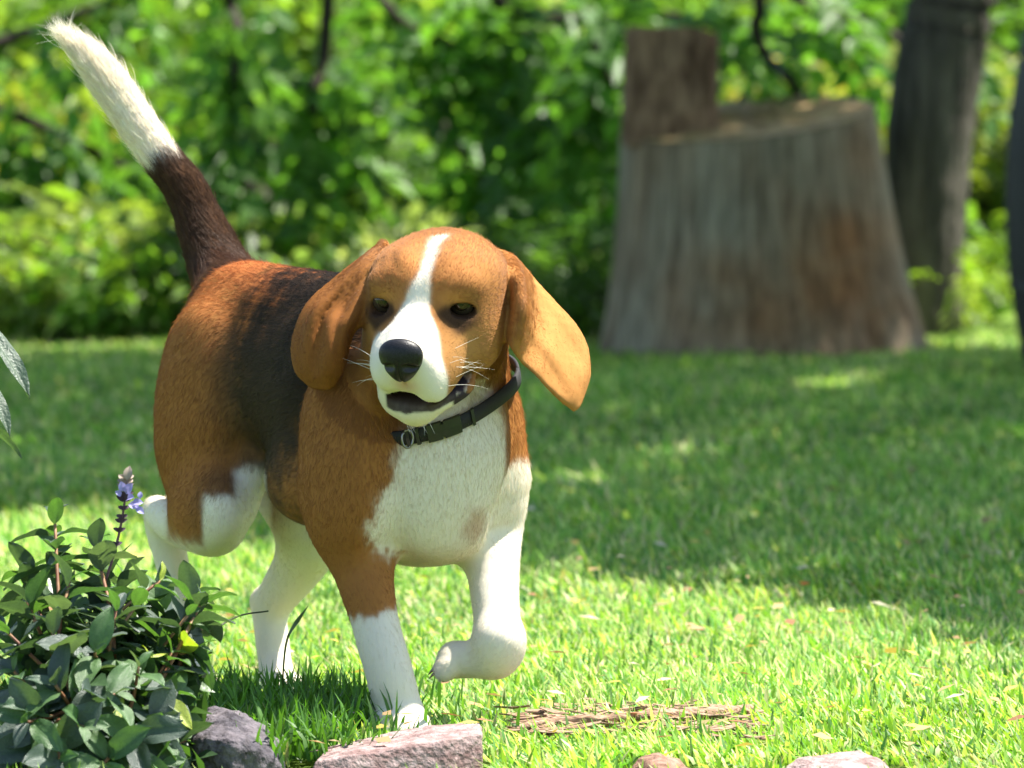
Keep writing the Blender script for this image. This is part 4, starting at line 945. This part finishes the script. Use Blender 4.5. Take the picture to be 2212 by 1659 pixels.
P = np.stack([gx_ + Hh * k_[0], gy_ + Hh * k_[1], Hh], 1); n = len(P); D = rc.normal(0, 1, (n, 3)) * [1, 1, .4]; Nn = rc.normal(0, .35, (n, 3)) + SUN
tint = np.array([.12, .24, .03]) * rc.uniform(.7, 1.5, (n, 1)) * np.array([1, 1, 1]); crown = foliage('crown', tree, P, D, Nn, .105 * rc.uniform(.6, 1.25, n), .072, tint)
for k in range(9):
    a = np.array(cent[-1 - k % 3]); b = np.array([rc.uniform(-2, 3.4), rc.uniform(9, 18), rc.uniform(2.8, 3.5)]); q = catmull([a, a * .6 + b * .4 + [0, 0, .25], b], 6)
    link('limb', fmesh('limb', *tube(q, np.linspace(.055, .012, len(q)), 8, jag=.05)), tree, bark_m)

# barrel at the right edge (bulging staves, hoops)
BY = 13.2
bar = empty('barrel', [at(2345, 760, BY)[0], BY, 0], label='dark bulging barrel cut off by the right edge beside the tree', cat='barrel')
cxb = at(2345, 400, BY)[0]; prof = [(750, 128), (700, 140), (640, 152), (560, 164), (480, 171), (400, 173), (320, 171), (240, 164), (160, 152), (100, 140), (60, 128)]
zs = [at(2345, y, BY)[2] for y, _ in prof]; rs_ = [r_ * BY / FPX for _, r_ in prof]; z0_ = zs[0]; zs = [(z - z0_) * zs[-1] / (zs[-1] - z0_) for z in zs]
stv = material('dark_stave', rough=.55, spec=.4, noise=[((40, 40, 3), 5, (.022, .021, .021), (.050, .048, .047), .35, .65, 1)])
NS = 26; pr = catmull(np.stack([rs_, zs], 1), 3)
a_ = 2 * math.pi / NS
V, F = [], []
for i, (r_, z) in enumerate(pr):
    for j, da in enumerate((-.47, -.3, 0, .3, .47)):
        V.append((r_ * math.cos(a_ * da) - (.003 if abs(da) > .4 else 0), r_ * math.sin(a_ * da), z))
    for da in (.47, -.47): V.append(((r_ - .02) * math.cos(a_ * da), (r_ - .02) * math.sin(a_ * da), z))
for i in range(len(pr) - 1):
    for j in range(7): F.append((i * 7 + j, i * 7 + (j + 1) % 7, (i + 1) * 7 + (j + 1) % 7, (i + 1) * 7 + j))
F.append(tuple(range(7))[::-1]); F.append(tuple((len(pr) - 1) * 7 + j for j in range(7)))
stm = fmesh('stave', V, F); stm.materials.append(stv)
for k in range(NS):
    o = bpy.data.objects.new('stave', stm); COL.objects.link(o); o.parent = bar; o.location = (0, 0, 0); o.rotation_euler = (0, 0, k * a_)
bar.location = (cxb, BY, 0)
hoop_m = material('hoop', base=(.022, .023, .028), rough=.5)
for fz in (.07, .25, .75, .93):
    z = fz * zs[-1]; r_ = np.interp(z, pr[:, 1], pr[:, 0]) + .0015; V, F = [], []
    for j in range(64):
        t = 2 * math.pi * j / 64
        for (dr, dz) in ((0, -.010), (.0012, -.010), (.0012, .010), (0, .010)): V.append(((r_ + dr) * math.cos(t), (r_ + dr) * math.sin(t), z + dz))
    F = [(j * 4 + i, j * 4 + (i + 1) % 4, ((j + 1) % 64) * 4 + (i + 1) % 4, ((j + 1) % 64) * 4 + i) for j in range(64) for i in range(4)]
    me = fmesh('hoop', V, F, smooth=False); me.materials.append(hoop_m); o = bpy.data.objects.new('hoop', me); COL.objects.link(o); o.parent = bar
V = [(pr[-1][0] * .9 * math.cos(t), pr[-1][0] * .9 * math.sin(t), zs[-1] - .02 - dz) for dz in (0, .015) for t in np.linspace(0, 2 * np.pi, 40, endpoint=False)]
me = fmesh('lid', V, [tuple(range(40)), tuple(range(79, 39, -1))] + [(j, (j + 1) % 40, 40 + (j + 1) % 40, 40 + j) for j in range(40)], smooth=False); me.materials.append(stv); o = bpy.data.objects.new('lid', me); COL.objects.link(o); o.parent = bar

# =====================================================================================
#  shrubs and trees behind
# =====================================================================================
PALS = {'lime': [(.17, .28, .04), (.22, .30, .06), (.12, .23, .035)], 'green': [(.11, .22, .038), (.14, .25, .045), (.085, .18, .03)], 'dark': [(.06, .14, .028), (.08, .17, .03), (.05, .12, .025)], 'yellow': [(.26, .27, .045), (.19, .25, .045), (.30, .26, .08)], 'pale': [(.19, .25, .12), (.13, .20, .08), (.30, .34, .22)]}
def z_added_bank(y): return np.clip((np.asarray(y) - 14.3) * .120, 0, 1.75) * np.clip((np.asarray(y) - 14.3) / 1.2, 0, 1) ** .5  # made-up slope, added so the foliage behind the lawn catches the sun
bx = np.linspace(-9, 9, 60); by = np.linspace(14.0, 30, 70); BX, BYY = np.meshgrid(bx, by)
BZ = z_added_bank(BYY) + .035 * vnoise(np.stack([BX.ravel(), BYY.ravel(), 0 * BX.ravel()], 1), 2.2, 41).reshape(BX.shape) * (BYY > 14.3) - .004 - .3 * (BYY < 14.2) - 1.9 * (BYY > 29.9)
Ib = (np.arange(69)[:, None] * 60 + np.arange(59)[None]).ravel()
bank_m = material('bank_ground_cover', rough=.95, spec=.1, noise=[((5, 5, 5), 6, (.055, .11, .018), (.12, .19, .032), .35, .65, 1)])
tag(link('bank', pmesh('bank', np.stack([BX, BYY, BZ], -1).reshape(-1, 3), np.stack([Ib, Ib + 1, Ib + 61, Ib + 60], 1)), mat=bank_m), kind='structure')
def shrub(px, Y, rad, top, pal, n, label, cat, seed, kind='broad', L=.06, W=.035, group=None):
    r = np.random.RandomState(seed); c = at(px, 700, Y); c[2] = float(z_added_bank(Y))
    root = empty('shrub', c, label=label, cat=cat, group=group)
    for k in range(5):
        a = r.uniform(0, 6.28); e = c + np.array([math.cos(a) * rad * .7, math.sin(a) * rad * .5, top * r.uniform(.4, .8)]); m_ = c * .5 + e * .5 + r.normal(0, .04, 3)
        q = catmull([c + r.normal(0, .03, 3) * [1, 1, 0] - [0, 0, .03], m_, e], 4); link('stem', fmesh('stem', *tube(q, np.linspace(.012, .004, len(q)), 6, jag=.1)), root, bark_m)
    nc = 30; ph = r.uniform(0, 6.28, nc); rr_ = r.uniform(.05, 1, nc) ** .5; prof_ = np.sqrt(np.clip(1 - rr_ ** 2 * .85, 0, 1))
    CP_ = np.stack([c[0] + np.cos(ph) * rr_ * rad, c[1] + np.sin(ph) * rr_ * rad * .8, c[2] + top * prof_ * r.uniform(.45, 1.0, nc)], 1)
    csz = r.uniform(.08, .20, nc) * rad / .6; ctint = np.array([PALS[pal][i] for i in r.randint(0, 3, nc)]) * r.uniform(.72, 1.3, (nc, 1))
    i = r.randint(0, nc, n); off = nrm(r.normal(0, 1, (n, 3))) * (r.uniform(0, 1, n) ** .45)[:, None] * csz[i][:, None] * [1.2, 1.2, .7]; P = CP_[i] + off; P[:, 2] = np.maximum(P[:, 2], z_added_bank(P[:, 1]) + .02)
    if kind == 'broad':
        D = off + r.normal(0, .08, (n, 3)) + [0, -.03, -.05]; Nn = r.normal(0, .45, (n, 3)) + SUN
        foliage('foliage', root, P, D, Nn, L * r.uniform(.6, 1.4, n), W * r.uniform(.7, 1.3, n), ctint[i] * r.uniform(.75, 1.3, (n, 1)))
    else:
        m2 = n // 12; dirs = off[:m2] + r.normal(0, .08, (m2, 3)) + [0.05, -.03, -.02]
        foliage('foliage', root, *sprigs(r, P[:m2], dirs, 16, L * 3.8, L, W, ctint[i[:m2]], droop=.6))
ROWS = [(14.8, 'at the foot of the added bank', (-150, 130, 400, 690, 960, 1240, 1760, 2150, 2400), .52, .34),
        (16.1, 'second row on the added bank', (-80, 250, 560, 850, 1130, 1420, 1700, 1990, 2290), .58, .36),
        (17.8, 'halfway up the added bank', (60, 420, 760, 1080, 1380, 1640, 1930, 2200), .66, .40),
        (20.0, 'high on the added bank', (-60, 330, 700, 1040, 1370, 1700, 2040, 2380), .78, .44), (22.6, 'at the top of the added bank', (120, 560, 980, 1400, 1800, 2220), .95, .5)]
def where_(px):
    for lim, w in ((0, 'beyond the left edge'), (150, 'at the left edge'), (330, 'behind the tail tip'), (500, 'behind the tail'), (640, 'behind the tail root'), (800, 'behind the dog\'s back'), (1000, 'behind the dog\'s head'), (1150, 'above the dog\'s lit ear'), (1300, 'between dog and stump'), (1480, 'behind the seat block'), (1660, 'behind the mid stump'), (1860, 'behind the right stump half'), (2060, 'behind the leaning trunk'), (2190, 'between the trunk and the barrel'), (2300, 'behind the barrel')):
        if px < lim: return w
    return 'beyond the right edge'
CN = {'lime': 'bright lime', 'green': 'mid-green', 'dark': 'dark green', 'yellow': 'yellow-green', 'pale': 'pale green'}
rp_ = np.random.RandomState(61); kk_ = 0
for Y, wr, pxs, rad, top in ROWS:
    for px in pxs:
        kk_ += 1
        pp_ = [.35, .35, .05, .05, .20] if Y < 15 else [.22, .22, .04, .32, .20] if px < 420 else [.42, .30, .04, .07, .17]
        pal = ['lime', 'green', 'dark', 'yellow', 'pale'][rp_.choice(5, p=pp_)]; kd = 'sprig' if rp_.uniform() < .65 else 'broad'
        L, W = ((.045, .015) if kd == 'sprig' else (.050, .032)); g_ = (Y / 18) ** .9
        lab = '%s %s shrub %s, %s' % (CN[pal], 'feathery' if kd == 'sprig' else 'broad-leaved', where_(px), wr)
        if not (Y < 16 and 1600 < px < 2200): shrub(px + rp_.uniform(-40, 40), (Y + rp_.uniform(-.2, .2) + (.55 if Y < 16 and 1300 < px < 2020 else 0)), rad, top * rp_.uniform(.8, 1.15) * (.62 if Y < 15 else 1), pal, int(4300 if kd == 'broad' else 4500), lab, 'shrub', 300 + kk_, kd, L * g_, W * g_, group='shrubs covering the bank behind the lawn')
# low ground cover clothing the added bank between and beyond the shrubs
rg = np.random.RandomState(91); ng = 42000; gxx = rg.uniform(-8.5, 8.5, ng); gyy = rg.uniform(14.6, 27, ng)
inside_ = np.abs(gxx) < .072 * gyy + .5; kp = ~inside_ | (rg.uniform(0, 1, ng) < .25); gxx, gyy = gxx[kp], gyy[kp]; cl_ = vnoise(np.stack([gxx, gyy, 0 * gxx], 1), 2.2, 92)
hgt_ = np.where(np.abs(gxx) < .072 * gyy + .5, .06, .16 + .12 * np.clip(cl_, -1, 2)) * rg.uniform(0, 1, len(gxx)) ** .6
Pg = np.stack([gxx, gyy, z_added_bank(gyy) + .01 + hgt_], 1); tg_ = np.array(PALS['green'])[rg.randint(0, 3, len(gxx))] * rg.uniform(.6, 1.4, (len(gxx), 1)) * (1 + .2 * cl_[:, None]).clip(.5, 1.6)
Vg, Tg, cg = leaf_cards(Pg, rg.normal(0, 1, Pg.shape) * [1, 1, .5], rg.normal(0, .45, Pg.shape) + SUN, .10 * rg.uniform(.6, 1.3, len(gxx)), .06, tg_)
tag(link('ground_cover', pmesh('ground_cover', Vg, Tg, tint=cg), mat=leaf_m), 'low leafy ground cover spreading over the added bank among the shrubs', 'ground cover', kind='stuff')
# far hedge of dense leaves
def hedge(name, Y, x0, x1, top, n, pal, label, seed, L, W):
    r = np.random.RandomState(seed); P = np.stack([r.uniform(x0, x1, n), Y + r.uniform(-.8, .8, n), 1.1 + r.uniform(0.02, top, n)], 1)
    cl = vnoise(P, 2.5, seed); P[:, 1] += .35 * cl; t = np.array(PALS[pal])[r.randint(0, 3, n)] * (1 + .35 * cl[:, None]).clip(.35, 2) * r.uniform(.8, 1.2, (n, 1))
    root = empty(name, ((x0 + x1) / 2, Y, 1.5), label=label, cat='hedge')
    foliage('foliage', root, P, r.normal(0, 1, (n, 3)), r.normal(0, .5, (n, 3)) + SUN, L * r.uniform(.6, 1.3, n), W, t)
    for k in range(14):
        x = x0 + (x1 - x0) * (k + .5) / 14; q = catmull([(x, Y, 1.4), (x + r.normal(0, .1), Y, 1.4 + top * .5), (x + r.normal(0, .3), Y + .1, 1.4 + top * .8)], 5); link('stem', fmesh('stem', *tube(q, np.linspace(.05, .015, len(q)), 7, jag=.1)), root, bark_m)
hedge('hedge', 28.6, -7.5, 7.5, 1.5, 14000, 'green', 'green hedge running along the top of the added bank behind every shrub', 202, .19, .13)
# low hanging branches of a second tree, leaves in shade, nearer than the shrubs
ht = empty('hanging_tree', [-2.6, 16.2, 0], label='dark-twigged tree whose low branches hang down across the upper background', cat='tree')
q = catmull([(-2.6, 16.2, 0), (-2.55, 16.2, 1.0), (-2.3, 16.1, 2.2), (-2.0, 16.0, 3.2)], 6); link('trunk', fmesh('hanging_trunk', *tube(q, np.linspace(.16, .09, len(q)), 20, jag=.04)), ht, bark_m)
rh = np.random.RandomState(55)
HB = [ # twig px path, depth
    ([(480, -250), (495, 0), (515, 60), (508, 150), (490, 250), (440, 330)], 15.2, 12), ([(720, -200), (700, 120), (672, 205), (688, 290), (668, 362)], 15.3, 10),
    ([(1500, -260), (1372, -10), (1322, 40), (1286, 95), (1310, 165), (1345, 190)], 15.0, 5), ([(1560, -300), (1638, -20), (1632, 60), (1660, 130), (1705, 170), (1728, 210)], 15.0, 4),
    ([(900, -150), (1100, 20), (1250, 40), (1420, 30), (1560, 60)], 15.6, 16), ([(1650, -200), (1720, -5), (1800, 30), (1900, 60), (1960, 100)], 15.6, 7),
    ([(700, -160), (860, 40), (960, 90), (1100, 180), (1180, 260)], 15.8, 22), ([(1000, -120), (1120, 60), (1220, 160), (1290, 260), (1300, 330)], 15.7, 16),
    ([(-200, 160), (0, 90), (90, 60), (200, 20), (330, -30)], 16.0, 6), ([(-160, 380), (0, 400), (120, 430), (240, 520), (300, 600)], 16.2, 22), ([(-150, 200), (60, 260), (200, 330), (330, 400), (420, 470)], 16.2, 14),
    ([(250, 360), (420, 350), (560, 330), (680, 250), (760, 200)], 16.4, 10), ([(900, 200), (1000, 330), (1060, 420), (1090, 500)], 16.0, 12), ([(520, 380), (640, 480), (760, 520), (830, 560)], 16.2, 10)]
for path, Y, nl in HB:
    q = catmull([at(x, y, Y - .75 + rh.uniform(-.1, .1)) for x, y in path], 6)
    bobj = link('branch', fmesh('branch', *tube(q, np.linspace(.015, .009, len(q)), 7, jag=.12)), ht, dark_twig)
    m_ = int(nl * 2.3); ii = rh.randint(4, len(q), m_); cP = q[ii] + rh.normal(0, .035, (m_, 3)); dr = rh.normal(0, .5, (m_, 3)) + [0.1, -.1, -.45]
    tn = np.array(PALS['dark'])[rh.randint(0, 3, m_)] * rh.uniform(1.0, 2.0, (m_, 1))
    P_, D_, N_, L_, W_, T_ = sprigs(rh, cP, dr, 8, .15, .075, .040, tn, droop=.5)
    V, T, c_ = leaf_cards(P_, D_, N_, L_, W_, T_); link('leaves', pmesh('hanging_leaves', V, T, tint=c_), bobj, leaf_m)
bpy.context.view_layer.update()
